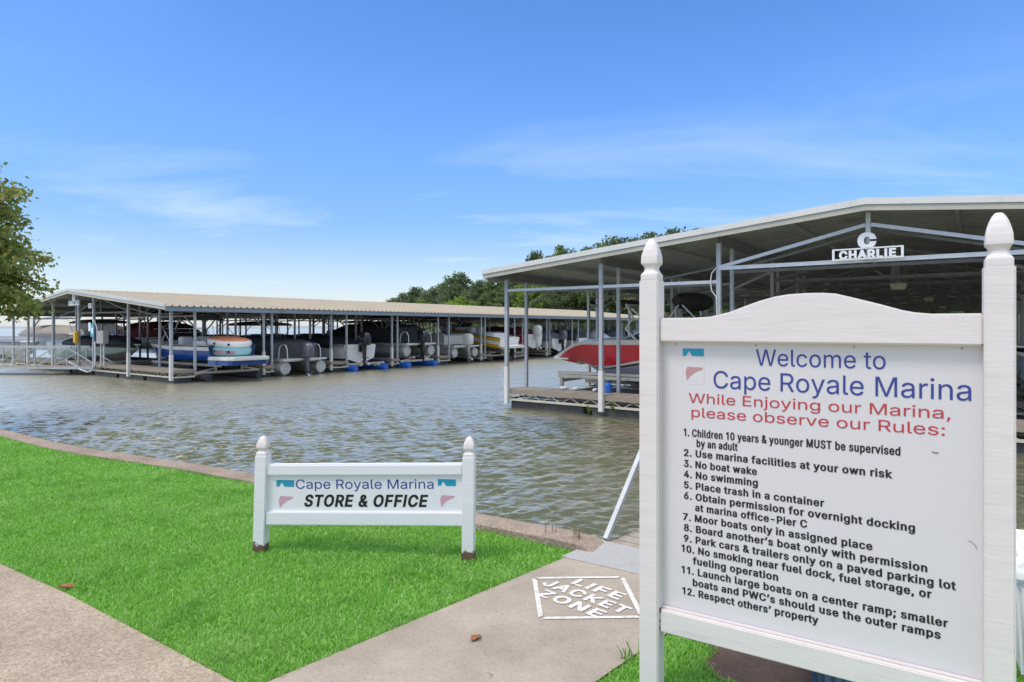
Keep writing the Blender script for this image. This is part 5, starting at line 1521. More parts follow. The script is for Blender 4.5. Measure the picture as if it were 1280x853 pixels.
def pontoon_boat(name, label, loc, rot, L, cover, side_m, motor, group, cover_h=1.05, open_=False, arch=True, canopy=None, rail_m=None):
    t = thing(name, label, "pontoon boat", loc, rot, group)
    W = 2.5; r = 0.30
    for sgn in (-1, 1):
        mb = MB()
        mb.tube([(0.0, sgn * 1.02, 0.30), (0.03, sgn * 1.02, 0.30), (L * 0.80, sgn * 1.02, 0.30), (L * 0.9, sgn * 1.02, 0.34), (L * 0.97, sgn * 1.02, 0.42), (L, sgn * 1.02, 0.48)], [r * 0.97, r, r, r * 0.85, r * 0.45, 0.03], 20)
        po = mb.build("pontoon", M["alu"], t, smooth=True, angle=50)
        mb = MB()
        mb.bb(-0.006, -0.001, sgn * 1.02 - 0.012, sgn * 1.02 + 0.012, 0.06, 0.54); mb.bb(-0.0065, -0.0012, sgn * 1.02 - 0.24, sgn * 1.02 - 0.013, 0.288, 0.312); mb.bb(-0.0065, -0.0012, sgn * 1.02 + 0.013, sgn * 1.02 + 0.24, 0.288, 0.312)
        mb.bb(0.1, L * 0.8, sgn * 1.02 - 0.03, sgn * 1.02 + 0.03, -0.05, 0.012)
        mb.build("keel_strip", M["alu_bright"], po)
    mb = MB(); mb.bb(-0.15, L - 0.15, -W / 2, W / 2, 0.66, 0.75)
    for i in range(int(L / 0.8)):
        mb.bb(0.2 + i * 0.8, 0.26 + i * 0.8, -W / 2 + 0.05, W / 2 - 0.05, 0.58, 0.658)
    mb.build("deck", M["alu_bright"], t)
    # fence panels
    mb = MB()
    y = W / 2 - 0.06
    for (a, b, c, d) in ((0.75, L - 0.3, y - 0.02, y + 0.02), (0.75, L - 0.3, -y - 0.02, -y + 0.02), (0.75, 0.79, -y + 0.03, y - 0.03), (L - 0.34, L - 0.3, -y + 0.03, y - 0.03)):
        mb.bb(a, b, c, d, 0.80, 1.38)
    mb.build("fence", side_m, t, bevel=0.01, seg=1)
    mb = MB()
    for z in (1.42,):
        mb.tube([(0.75, y, z), (L - 0.5, y, z), (L - 0.3, y - 0.2, z), (L - 0.3, -y + 0.2, z), (L - 0.5, -y, z), (0.75, -y, z), (0.75, y, z)], 0.022, 6)
    for x in (0.77, L * 0.3, L * 0.55, L - 0.5):
        for sgn in (-1, 1): mb.tube([(x, sgn * y, 0.75), (x, sgn * y, 1.42)], 0.018, 6)
    mb.build("rail", M["alu_bright"], t, smooth=True)
    if not open_:
        mb = MB(); rr = []; N = 14
        for i in range(N + 1):
            f = i / N; x = 0.66 + (L - 0.86) * f
            yy = (W / 2 + 0.04) * (1 - 0.10 * max(0, (f - 0.8) / 0.2))
            h = cover_h * (0.30 + 0.42 * math.sin(math.pi * min(1, f * 1.0 + 0.06)) ** 0.5 + 0.06 * math.sin(i * 1.9))
            zb = 1.02
            ring = [(x, yy, zb - 0.25)]
            for k in range(11):
                th = math.pi * k / 10
                ring.append((x, yy * math.copysign(abs(math.cos(th)) ** 0.8, math.cos(th)), zb + 0.38 + (h - 0.30) * math.sin(th) ** 0.8 if 0 < k < 10 else zb + 0.36))
            ring.append((x, -yy, zb - 0.25))
            rr.append(ring)
        mb.loft(rr, True, True, True)
        mb.build("cover", cover, t, smooth=True, angle=50)
    else:
        for sgn in (-1, 1):
            mb = MB(); mb.bb(0.85, 2.3, *sorted((sgn * (y - 0.05), sgn * (y - 0.62))), 0.752, 1.18); mb.bb(0.85, 2.3, *sorted((sgn * (y - 0.05), sgn * (y - 0.2))), 1.182, 1.52)
            mb.build("seat", M["vinyl_white"], t, bevel=0.05, seg=2, smooth=True)
    if arch:
        for sgn in (-1, 1):
            mb = MB()
            mb.tube([(0.68, sgn * 0.95, 0.75), (0.60, sgn * 0.95, 1.25), (0.42, sgn * 0.95, 1.42), (0.12, sgn * 0.95, 1.40), (-0.02, sgn * 0.95, 1.2), (-0.06, sgn * 0.95, 0.75)], 0.024, 8)
            mb.build("boarding_rail", M["alu_bright"], t, smooth=True)
    if canopy:
        mb = MB(); rr = []
        for i in range(7):
            f = i / 6; x = 1.2 + 2.5 * f
            rr.append([(x, (W / 2 - 0.03) * math.cos(math.pi * k / 10), 2.28 + 0.16 * math.sin(math.pi * f) + 0.16 * math.sin(math.pi * k / 10)) for k in range(11)])
        mb.loft(rr, True, True, True); ca = mb.build("bimini", canopy, t, smooth=True, angle=50)
        mb = MB()
        for sgn in (-1, 1):
            for xx in (1.25, 2.4, 3.6):
                mb.tube([(2.2, sgn * (W / 2 - 0.05), 1.4), (xx, sgn * (W / 2 - 0.05), 2.30)], 0.018, 6)
        mb.build("bimini_frame", M["alu_bright"], ca, smooth=True)
    if motor:
        outboard(t, 0.0, 0, 0.72, 1.12, *{"k": (M["engine_black"], M["engine_black"]), "g": (M["engine_grey"], M["engine_grey"]), "w": (M["engine_white"], M["alu"])}[motor])
    return t


def boat_lift(dock, xs, yc, half, z, label, blue=False):
    """cradle of two long bunks over cross frames, carried by two tank floats"""
    t = thing("boat_lift", label, "boat lift", dock.pos(0, 0, 0), DANG, "boat lifts under the docked boats")
    x0, x1 = xs
    for sgn in (-1, 1):
        mb = MB(); mb.beam((x0, yc + sgn * 0.62, z - 0.05), (x1, yc + sgn * 0.62, z - 0.05), 0.10, 0.11); mb.build("bunk", M["cream_steel"], t)
    for x in (x0 + 0.4, x1 - 0.4):
        mb = MB()
        mb.beam((x, yc - half, -0.34), (x, yc + half, -0.34), 0.09, 0.11)
        for sgn in (-1, 1):
            mb.beam((x, yc + sgn * 0.62, -0.29), (x, yc + sgn * 0.62, z - 0.10), 0.07, 0.07)
            mb.beam((x, yc + sgn * (half - 0.1), -0.30), (x, yc + sgn * 0.62, z - 0.16), 0.045, 0.045)
        mb.build("cross_frame", M["cream_steel"], t)
    for sgn in (-1, 1):
        mb = MB(); mb.tube([(x0 - 0.1, yc + sgn * half * 0.8, -0.56), (x0, yc + sgn * half * 0.8, -0.56), (x1, yc + sgn * half * 0.8, -0.56), (x1 + 0.1, yc + sgn * half * 0.8, -0.56)], [0.16, 0.2, 0.2, 0.16], 14)
        mb.build("tank", M["float_blue"] if blue else M["float"], t, smooth=True)
    return t


OUT = DANG + math.pi           # boats in the right-hand slips of the far dock point inward (-x), stern outward
W0 = [M["gel_white"]] * 5
gD = "boats in the far dock's near-side slips"

# ---- far dock, right-hand side slips, sterns towards us
b1 = speedboat("speedboat", "blue and white speedboat in the far dock with round inflatables on its stern", "speedboat", D_.pos(9.3, 2.68, -0.10), OUT, 7.6, 2.4, 0.90,
               [M["gel_navy"], M["gel_navy"], M["gel_blue"], M["gel_white"], M["gel_cream"]], (0.05, 0.70), 1.12, motor=None, platform=M["gel_white"], long_platform=True, group=gD, tower=(0.55, 0.38, 1.45, M["engine_black"]))
boat_lift(D_, (3.2, 9.4), 2.68, 1.5, 0.0, "cream steel boat lift under the blue and white speedboat")
# towable inflatables stacked on the stern
def towable(name, label, x, z, r, h, m_top, m_side, tilt_, writing=None):
    p = D_.pos(x, 2.60, z)
    t = thing(name, label, "inflatable tube", p, DANG + R(18), "towable inflatables on the blue boat")
    t.rotation_euler = (R(tilt_[0]), R(tilt_[1]), DANG + R(18))
    mb = MB(); rr = []
    for f, zz in ((0.80, 0.0), (0.93, 0.05), (1.0, 0.16), (1.0, h - 0.12), (0.95, h - 0.03), (0.86, h)):
        rr.append([(r * f * math.cos(2 * math.pi * k / 36), r * 0.86 * f * math.sin(2 * math.pi * k / 36), zz) for k in range(36)])
    mb.loft(rr); mb.build("tube", m_side, t, smooth=True, angle=40)
    mb = MB()
    mb.loft([[(r * f * math.cos(2 * math.pi * k / 36), r * 0.86 * f * math.sin(2 * math.pi * k / 36), zz) for k in range(36)] for f, zz in ((0.90, h - 0.02), (0.88, h + 0.02), (0.6, h + 0.07), (0.1, h + 0.09))])
    mb.build("top_pad", m_top, t, smooth=True, angle=40)
    for k in range(3):
        a = R(-130 + k * 38)
        mb = MB(); mb.disc((0, 0, 0), 0.055, 2, 12, 0.03); o = mb.build("valve", M["rubber"], t)
        o.location = (r * 1.005 * math.cos(a), r * 0.865 * math.sin(a), h * 0.55); o.rotation_euler = (R(90), 0, a + R(90))
    if writing:
        o = text_obj("lettering", writing, 0.80, 0.16, M["ink_pinkred"], t, (0.0, 0, 0.11), bold=0.03, ext=0.02, center=True)
        # wrap the word round the tube side
        me = o.data
        for v in me.vertices:
            a = R(-62) + v.co.x / (r * 0.93)
            d = 1.0 + v.co.z * 0.6
            v.co = Vector((r * 1.003 * d * math.cos(a), r * 0.863 * d * math.sin(a), v.co.y))
        o.location = (0, 0, 0.12); o.rotation_euler = (0, 0, 0)
    return t


towable("towable_tube", "teal inflatable tube with pink lettering, lower of two stacked on the blue boat", 9.15, 0.42, 0.98, 0.40, M["vinyl_teal"], M["vinyl_teal"], (3, 4), "HOT SHOT")
towable("towable_tube", "orange topped white inflatable tube stacked on the teal one on the blue boat", 9.15, 0.80, 1.0, 0.32, M["vinyl_orange"], M["vinyl_white"], (3, 6))

pontoon_boat("pontoon_boat", "charcoal covered pontoon boat with grey outboard beside the blue speedboat", D_.pos(9.6, 6.20, -0.62), OUT, 7.2, M["canvas_dark"], M["canvas_dark"], "g", gD, cover_h=0.92)
b3 = speedboat("cuddy_boat", "small white boat with big black outboard under a black cover, right of the charcoal pontoon", "motorboat", D_.pos(9.2, 10.1, -0.35), OUT, 6.6, 2.3, 1.0,
               [M["gel_navy"], M["gel_white"], M["gel_white"], M["gel_cream"], M["gel_cream"]], (0.3, 0.75), 1.15, cover=M["canvas_black"], cover_span=(0.18, 0.85), cover_h=0.5, windshield=False, motor="k", platform=False, group=gD)
boat_lift(D_, (4.0, 9.6), 10.45, 1.35, -0.34, "low boat lift on blue tanks under the white boat with black outboard", blue=True)
pontoon_boat("pontoon_boat", "black covered pontoon boat raised on a lift with chrome stern arches and black outboard", D_.pos(9.4, 14.45, -0.05), OUT, 7.4, M["canvas_black"], M["gel_tan"], "k", gD, cover_h=1.25)
boat_lift(D_, (3.6, 9.6), 14.45, 1.4, -0.08, "boat lift on blue tanks under the raised black pontoon boat", blue=True)
pontoon_boat("pontoon_boat", "open white sided pontoon boat with white outboard in the middle of the far dock", D_.pos(9.2, 18.9, -0.30), OUT, 7.0, M["canvas_white"], M["gel_cream"], "w", gD, open_=True, arch=False, canopy=M["canvas_black"])
b6 = speedboat("speedboat", "yellow and white speedboat tilted stern down on its lift in the far dock", "speedboat", D_.pos(10.0, 22.6, -0.10), OUT, 7.2, 2.4, 1.0,
               [M["gel_white"], M["gel_yellow"], M["gel_white"], M["gel_yellow"], M["gel_white"]], (0.30, 0.62), 1.35, motor="d", platform=M["gel_white"], group=gD, cap=0)
b6.rotation_euler = (0, R(-7), OUT)
boat_lift(D_, (4.0, 9.3), 22.6, 1.4, -0.05, "white boat lift under the tilted yellow speedboat")
speedboat("speedboat", "red boat with red cover and tall white wrapped outboard, right of the yellow speedboat", "speedboat", D_.pos(9.2, 26.9, 0.0), OUT, 7.0, 2.5, 1.05,
          [M["gel_white"], M["gel_white"], M["gel_red"], M["gel_red"], M["gel_red"]], (0.15, 0.6), 1.25, cover=M["canvas_maroon"], cover_span=(0.05, 0.8), cover_h=0.65, windshield=False, motor="w", platform=False, group=gD)
for y, cm, hm, lab, mot in ((30.9, "canvas_grey", "gel_white", "grey blue covered boat, next right of the red boat with white wrapped outboard", "g"), (34.9, "canvas_dark", "gel_white", "charcoal covered boat behind the red bow at the far dock", None),
                       (39.0, "canvas_white", "gel_white", "white covered boat near the far end of the far dock", None), (43.1, "canvas_grey", "gel_navy", "navy hulled boat with grey cover near the far end of the far dock", "k"), (46.9, "canvas_white", "gel_white", "white boat in the last slip at the far end of the far dock", None)):
    speedboat("covered_boat", lab, "motorboat", D_.pos(9.0, y, -0.35), OUT, 6.6, 2.4, 1.0, [M["gel_navy"], M[hm], M[hm], M[hm], M["gel_white"]], (0.3, 0.75), 1.15,
              cover=M[cm], cover_span=(0.02, 0.92), cover_h=0.75, windshield=False, motor=mot, platform=False, group=gD)

# ---- far dock, left-hand side slips, bows towards the middle walkway
gL = "boats in the far dock's left-hand slips"
speedboat("cuddy_boat", "pale mint green boat with black cover just behind the front posts of the far dock", "motorboat", D_.pos(-9.0, 2.75, -0.38), DANG, 9.3, 2.6, 1.15,
          [M["gel_tan"], M["gel_mint"], M["gel_mint"], M["gel_cream"], M["gel_white"]], (0.25, 0.75), 1.05, droop=0.0, cover=M["canvas_black"], cover_span=(0.30, 0.97), cover_h=0.42, windshield=False, motor=None, platform=False, group=gL)
boat_lift(D_, (-8.6, -1.6), 2.75, 1.5, -0.36, "dark steel boat lift under the mint green boat")
speedboat("speedboat", "white boat with maroon cover and white windscreen behind the mint green boat", "speedboat", D_.pos(-9.2, 6.4, -0.05), DANG, 9.0, 2.6, 1.2,
          [M["gel_white"], M["gel_white"], M["gel_white"], M["gel_cream"], M["gel_white"]], (0.3, 0.7), 1.35, cover=M["canvas_maroon"], cover_span=(0.05, 0.85), cover_h=0.85, windshield=False, tower=(0.55, 0.4, 1.3, M["canvas_maroon"]), motor=None, platform=True, group=gL)
for y, cm, hm, lab in ((10.5, "canvas_black", "gel_white", "black covered white boat deep in the left side of the far dock"), (14.5, "canvas_blue", "gel_white", "blue covered boat deep in the left side of the far dock"), (18.8, "canvas_black", "gel_navy", "black covered navy boat deep in the left side of the far dock"),
                       (22.8, "canvas_maroon", "gel_white", "maroon covered boat deep in the left side of the far dock"), (27.0, "canvas_dark", "gel_white", "charcoal covered boat deep in the left side of the far dock"), (35.0, "canvas_tan", "gel_white", "tan covered boat deep in the left side of the far dock")):
    speedboat("covered_boat", lab, "motorboat", D_.pos(-9.0, y, -0.42), DANG, 7.2, 2.5, 1.05, [M["gel_navy"], M[hm], M[hm], M[hm], M["gel_white"]], (0.3, 0.75), 1.2,
              cover=M[cm], cover_span=(0.02, 0.92), cover_h=0.50, windshield=False, motor=None, platform=False, group=gL)

# ---- boats moored in the open left of the far dock
gM = "boats moored left of the far dock"
speedboat("covered_boat", "white boat under a grey cover behind the gangway rail at far left", "motorboat", D_.pos(-21.0, 2.2, -0.62), DANG, 7.6, 2.6, 1.25,
          W0, (0.3, 0.75), 1.25, cover=M["canvas_grey"], cover_span=(0.02, 0.90), cover_h=0.36, windshield=False, motor=None, platform=False, group=gM)
speedboat("covered_boat", "white boat under a taupe cover at far left behind the grey covered boat", "motorboat", D_.pos(-22.6, 5.4, -0.15), DANG, 8.0, 2.6, 1.25,
          [M["gel_grey"], M["gel_white"], M["gel_white"], M["gel_white"], M["gel_white"]], (0.3, 0.75), 1.25, cover=M["canvas_tan"], cover_span=(0.02, 0.90), cover_h=0.7, windshield=False, motor=None, platform=False, group=gM)
speedboat("covered_boat", "black covered boat farthest back at far left under the tree branches", "motorboat", D_.pos(-25.5, 9.5, -0.3), DANG, 8.0, 2.6, 1.3,
          W0, (0.3, 0.75), 1.3, cover=M["canvas_black"], cover_span=(0.02, 0.90), cover_h=1.1, windshield=False, motor=None, platform=False, group=gM)

# ---- sun tops, bow rails and registration numbers that break up the row of boats
def bimini_top(parent, x0, x1, w, z0, z1, m, folded=False):
    mb = MB(); rr = []
    for i in range(9):
        f = i / 8; x = x0 + (x1 - x0) * f
        zc = z1 - 0.10 + 0.10 * math.sin(math.pi * (0.1 + 0.8 * f))
        rr.append([(x, w * math.cos(math.pi * k / 10), zc + 0.13 * math.sin(math.pi * k / 10)) for k in range(11)] + [(x, -w * 0.98, zc - 0.05), (x, w * 0.98, zc - 0.05)])
    mb.loft(rr, True, True, True); b = mb.build("bimini", m, parent, smooth=True, angle=50)
    for s in (-1, 1):
        mb = MB()
        xm = (x0 + x1) / 2
        for xe in (x0 + 0.03, xm, x1 - 0.03):
            mb.tube([(xm - 0.2, s * w, z0), (xe * 0.75 + xm * 0.25, s * w, z0 + (z1 - z0) * 0.72), (xe, s * w * 0.97, z1 - 0.1)], 0.017, 6)
        mb.build("bimini_frame", M["alu_bright"], b, smooth=True)
    return b


def bow_rail(parent, L, W, z, f0=0.62, h=0.30):
    mb = MB(); pts = []
    for s in (1, -1):
        seq = [f0 + (0.97 - f0) * k / 7 for k in range(8)]
        if s < 0: seq = seq[::-1]
        for f in seq:
            g = max(0.0, (f - 0.41) / 0.59)
            y = s * (W / 2) * max(0.02, 1 - g ** 2.4) * 0.9
            pts.append((f * L, y, z + h))
            if int(f * 100) % 2 == 0: mb.tube([(f * L, y, z), (f * L, y, z + h)], 0.010, 5)
    mb.tube([(pts[0][0] - 0.25, pts[0][1], z + 0.02)] + pts + [(pts[-1][0] - 0.25, pts[-1][1], z + 0.02)], 0.014, 6)
    return mb.build("bow_rail", M["alu_bright"], parent, smooth=True)


by_name = {o["label"]: o for o in bpy.data.objects if o.parent is None and "label" in o}
def find(s): return next(o for l, o in by_name.items() if s in l)
o = find("pale mint green boat"); bimini_top(o, 3.2, 5.6, 1.15, 1.2, 2.35, M["canvas_black"])
o = find("white boat with maroon cover"); bimini_top(o, 3.4, 5.4, 1.1, 1.5, 2.55, M["canvas_maroon"]); bow_rail(o, 9.0, 2.6, 1.30)
o = find("blue and white speedboat in the far dock"); bimini_top(o, 2.6, 4.6, 1.05, 0.95, 2.2, M["canvas_dark"])
o = find("charcoal covered pontoon"); bimini_top(o, 2.6, 4.9, 1.18, 1.42, 2.45, M["canvas_black"])
o = find("black covered pontoon boat raised"); bimini_top(o, 0.9, 3.2, 1.18, 1.42, 2.35, M["canvas_black"])
for s_, L_, W_ in (("red boat with red cover", 7.0, 2.5), ("grey blue covered boat", 6.6, 2.4), ("tan covered boat deep", 7.2, 2.5), ("blue covered boat deep", 7.2, 2.5), ("black covered white boat deep", 7.2, 2.5), ("white boat under a grey cover", 7.6, 2.6)):
    bow_rail(find(s_), L_, W_, 1.22)
for s_, y_, m_ in (("maroon covered boat deep", 1.05, "canvas_maroon"), ("charcoal covered boat deep", 1.05, "canvas_black"), ("white boat under a taupe cover", 1.2, "canvas_white")):
    bimini_top(find(s_), 2.4, 4.4, y_, 1.2, 2.5, M[m_])

# ---- near dock: big red bowrider, bow outward (-x), on a lift
rb_ = thing("bowrider", "large red and white motorboat with black tinted windscreen on a lift in the near dock", "motorboat", C_.pos(-0.45, 2.92, -0.13), DANG + math.pi)
RL = 8.9
stations = []
for i in range(29):
    f = i / 28
    g = max(0, (f - 0.42) / 0.58)
    hb = 1.32 * max(0.0, 1 - g ** 2.6) + 0.015
    sz = 1.36 + 0.05 * math.sin(f * 3) - 0.10 * max(0, (f - 0.70) / 0.30) - 0.52 * max(0, (f - 0.84) / 0.16) ** 1.7
    kz = 0.05 + (sz - 0.22) * max(0, (f - 0.66) / 0.34) ** 2.3
    cz = kz + 0.37 * max(0.0, 1 - g) ** 1.1 + 0.05
    x = f * RL
    cb = hb * (0.88 - 0.25 * g)
    def sd(t): return (cb + (hb - cb) * t ** 0.8, cz + (sz - cz) * t)
    # swoosh: grey lower topside narrows towards the bow
    k = max(0.0, min(1.0, (0.93 - f) / 0.35)) ** 0.8
    lo2 = 0.004 + 0.50 * k; bk1 = lo2 * 0.86; bk0 = lo2 * 0.74; hi = 0.875 + 0.06 * max(0, (f - 0.75) / 0.25)
    pts = [(0, kz), (cb, cz), sd(bk0), sd(bk1), sd(lo2), sd(hi), (hb, sz), (hb * 0.97, sz + 0.015), (hb * 0.80, sz + 0.03)]
    rk = lambda z: 0 if f < 0.6 else 0.9 * (1 - (z - kz) / max(0.01, sz - kz)) * ((f - 0.6) / 0.4) ** 1.6
    ring = [(x - rk(z), y, z) for y, z in pts]
    ring += [(p[0], -p[1], p[2]) for p in reversed(ring[1:])]
    stations.append(ring)
seg = [0, 1, 2, 0, 3, 4, 4, 4]
mb = MB(); mb.loft(stations, True, True, True, mis=seg + [4] + seg[::-1])
mb.build("hull", [M["gel_cream"], M["gel_grey"], M["gel_black"], M["gel_red"], M["gel_cream"]], rb_, smooth=True, angle=30)
mb = MB(); rr = []
for r in stations[16:]:
    x, y, z = r[8]
    rr.append([(x, y * math.cos(math.pi * k / 8), z - 0.003 + 0.07 * min(1, y / 0.9) * math.sin(math.pi * k / 8)) for k in range(9)])
mb.loft(rr, True, True, True); mb.build("foredeck", M["gel_cream"], rb_, smooth=True, angle=40)
# bow pulpit
mb = MB(); xb, yb, zb = stations[-1][6]
mb.loft([[(x, sx * w, z) for sx, z in ((-1, zb - 0.01), (1, zb - 0.01), (1, zb + 0.045), (-1, zb + 0.045))] for x, w in ((RL - 0.6, 0.30), (RL - 0.08, 0.20), (RL + 0.06, 0.10))])
mb.build("pulpit", M["gel_white"], rb_, bevel=0.02, seg=2)
# raked tinted windscreen with a pale frame
mb = MB()
wx = RL * 0.65
def WP(a, up): return (wx + 0.55 * math.cos(R(a)) - up * 1.9 - 0.12 * abs(math.sin(R(a))), 1.08 * math.sin(R(a)) / math.sin(R(72)), 1.43 + up * 0.82)
for k in range(10):
    a0, a1 = -72 + 14.4 * k, -72 + 14.4 * (k + 1)
    vs = [WP(a0, 0), WP(a1, 0), WP(a1, 0.46), WP(a0, 0.46)]; vs += [(p[0] - 0.015, p[1], p[2]) for p in vs]
    mb.add(vs, [(0, 1, 2, 3), (7, 6, 5, 4), (0, 4, 5, 1), (1, 5, 6, 2), (2, 6, 7, 3), (3, 7, 4, 0)])
for sgn in (-1, 1):     # side wings
    a = WP(72 * sgn, 0); b = WP(72 * sgn, 0.46)
    vs = [a, b, (b[0] - 1.3, b[1], b[2] - 0.05), (a[0] - 1.9, a[1] * 1.03, a[2])]; vs += [(p[0], p[1] - sgn * 0.015, p[2]) for p in vs]
    mb.add(vs, [(0, 1, 2, 3), (7, 6, 5, 4), (0, 4, 5, 1), (1, 5, 6, 2), (2, 6, 7, 3), (3, 7, 4, 0)])
ws = mb.build("windshield", M["glass_tint"], rb_)
mb = MB(); mb.tube([(WP(-72, 0.46)[0] - 1.3, -1.08, 1.86)] + [WP(-72 + 9 * k, 0.47) for k in range(17)] + [(WP(72, 0.46)[0] - 1.3, 1.08, 1.86)], 0.022, 6)
mb.build("windshield_frame", M["alu_bright"], ws, smooth=True)
# tower arch and speaker/board pad, folded bimini in its black boot
mb = MB()
for sgn in (-1, 1):
    mb.tube([(5.50, sgn * 1.22, 1.40), (5.87, sgn * 1.16, 1.72), (5.67, sgn * 1.10, 2.05), (5.93, sgn * 1.0, 2.42)], 0.035, 8)
    mb.tube([(4.6, sgn * 1.22, 1.40), (5.73, sgn * 1.06, 2.30)], 0.03, 8)
mb.tube([(5.93, -1.0, 2.42), (5.93, 1.0, 2.42)], 0.035, 8)
tw = mb.build("tower", M["gel_cream"], rb_, smooth=True)
mb = MB(); mb.tube([(6.07, -1.08, 2.47), (6.07, -1.0, 2.48), (6.07, 1.0, 2.48), (6.07, 1.08, 2.47)], [0.06, 0.10, 0.10, 0.06], 12)
mb.build("tower_pad", M["canvas_black"], tw, smooth=True)
mb = MB()
mb.loft([[(4.25 + 0.02 * i + a * math.cos(2 * math.pi * k / 14), -1.15 + 2.3 * i / 6, 2.50 + b * math.sin(2 * math.pi * k / 14)) for k in range(14)] for i, (a, b) in enumerate(((0.14, 0.10), (0.28, 0.22), (0.33, 0.26), (0.30, 0.27), (0.33, 0.25), (0.28, 0.22), (0.14, 0.10)))])
bt = mb.build("bimini_boot", M["canvas_black"], rb_, smooth=True, angle=60)
mb = MB()
for sgn in (-1, 1):
    mb.tube([(3.2, sgn * 1.25, 1.40), (4.2, sgn * 1.15, 2.38)], 0.02, 6); mb.tube([(5.05, sgn * 1.25, 1.40), (4.3, sgn * 1.15, 2.38)], 0.02, 6)
mb.build("bimini_frame", M["alu_bright"], bt, smooth=True)
mb = MB(); mb.bb(0.5, 3.9, -1.0, 1.0, 1.40, 1.52); mb.build("cockpit_cover", M["canvas_black"], rb_, bevel=0.04)
mb = MB(); mb.bb(-0.7, 0.0, -1.1, 1.1, 0.55, 0.62); mb.build("swim_platform", M["gel_cream"], rb_, bevel=0.02)

# cream lift frame beneath it
lf = thing("boat_lift", "cream painted boat lift with box beams under the red and white motorboat", "boat lift", C_.pos(0, 0, 0), DANG, "boat lifts under the docked boats")
for yy in (1.42, 4.42):
    mb = MB(); mb.beam((-8.35, yy, 0.20), (-1.4, yy, 0.20), 0.12, 0.10); mb.beam((-8.35, yy, 0.30), (-1.4, yy, 0.30), 0.17, 0.06); mb.build("bunk", M["cream_steel"], lf)
    for x in (-8.25, -5.4, -2.2):
        mb = MB(); mb.beam((x, yy, -0.55), (x, yy, 0.148), 0.09, 0.09); mb.beam((x + 0.06, yy, -0.46), (x + 0.62, yy, -0.30), 0.05, 0.05); mb.build("leg", M["cream_steel"], lf)
for x in (-8.3, -5.4, -2.4):
    mb = MB(); mb.beam((x, 1.48, -0.35), (x, 4.36, -0.35), 0.09, 0.10); mb.beam((x, 1.49, 0.05), (x, 4.35, 0.05), 0.08, 0.09); mb.build("cross_frame", M["cream_steel"], lf)
for yy in (1.5, 4.3):
    mb = MB(); mb.tube([(-8.2, yy, -0.62), (-8.1, yy, -0.62), (-2.4, yy, -0.62), (-2.3, yy, -0.62)], [0.19, 0.23, 0.23, 0.19], 14); mb.build("tank", M["float"], lf, smooth=True)
# blue jug and white bumpers lying on the near dock finger
jug = thing("plastic_jug", "small blue jug standing on the near dock deck below the red boat", "jug", C_.pos(-6.35, 0.72, -0.145), DANG)
mb = MB(); mb.tube([(0, 0, 0), (0, 0, 0.02), (0, 0, 0.22), (0, 0, 0.27), (0, 0, 0.29)], [0.10, 0.115, 0.115, 0.07, 0.035], 14); mb.build("body", M["float_blue"], jug, smooth=True)
mb = MB(); mb.tube([(0, 0, 0.29), (0, 0, 0.325)], 0.042, 12); mb.build("cap", M["engine_black"], jug)
for x, lab in ((-7.75, "white fender on the near dock deck, leftmost of the three"), (-7.35, "white fender on the near dock deck, middle of the three"), (-6.75, "white fender on the near dock deck beside the blue jug")):
    mb = MB(); mb.tube([(-0.15, 0, 0.05), (-0.12, 0, 0.05), (-0.09, 0, 0.05), (0.09, 0, 0.05), (0.12, 0, 0.05), (0.15, 0, 0.05)], [0.012, 0.03, 0.05, 0.05, 0.03, 0.012], 12)
    o = mb.build("boat_fender", M["vinyl_white"], smooth=True); o.location = C_.pos(x, 0.74, -0.145); o.rotation_euler = (0, 0, DANG + R(10 + x * 40)); tag(o, lab, "fender", "fenders on the near dock")
# boat on the right side of the near dock, seen past the sign post
speedboat("covered_boat", "dark covered boat in the near dock at the right picture edge", "motorboat", C_.pos(9.4, 2.9, 0.0), DANG + math.pi, 7.2, 2.5, 1.05,
          [M["gel_grey"], M["gel_black"], M["gel_white"], M["gel_black"], M["gel_white"]], (0.3, 0.75), 1.2, cover=M["canvas_black"], cover_span=(0.02, 0.92), cover_h=0.7, windshield=False, motor=None, platform=False, group="boats in the near dock")
for y, lab in ((6.8, "white boat with tan cover in the second left slip of the near dock"), (12.5, "white boat with tan cover farther along the left side of the near dock")):
    speedboat("covered_boat", lab, "motorboat", C_.pos(-2.2, y + 0.1, -0.2), DANG + math.pi, 6.8, 2.4, 1.05, W0, (0.3, 0.75), 1.2, cover=M["canvas_tan"], cover_span=(0.02, 0.92), cover_h=0.6, windshield=False, motor=None, platform=False, group="boats in the near dock")

# ---------------------------------------------------------------- small fittings on the far dock front
def on_dock(x, y, z): return D_.pos(x, y, z)
t = thing("extinguisher_box", "yellow box on the middle front post of the far dock below the DELTA board", "safety box", on_dock(0.0, -0.10, 1.15), DANG)
mb = MB(); mb.bb(-0.15, 0.15, -0.11, 0.045, -0.30, 0.30); mb.build("box", M["yellow"], t, bevel=0.03)
mb = MB(); mb.bb(-0.10, 0.10, -0.12, -0.112, -0.2, 0.2); mb.build("door", M["yellow"], t)
t = thing("notice_sign", "cyan and white notice plate on the front post right of the DELTA board", "sign", on_dock(1.72, -0.085, 1.5), DANG)
mb = MB(); mb.bb(-0.10, 0.28, -0.014, 0.014, -0.32, 0.27); mb.build("plate", M["cyan"], t)
mb = MB(); mb.bb(-0.34, -0.105, -0.014, 0.014, -0.05, 0.36); mb.build("white_plate", M["box_white"], t)
mb = MB(); mb.bb(0.0, 0.18, -0.018, -0.0145, -0.16, 0.12); mb.build("white_square", M["box_white"], t)
t = thing("number_plate", "small white plate high on the front post right of the DELTA board", "sign", on_dock(1.52, -0.08, 2.68), DANG)
mb = MB(); mb.bb(-0.17, 0.17, -0.012, 0.012, -0.12, 0.12); mb.build("plate", M["box_white"], t)
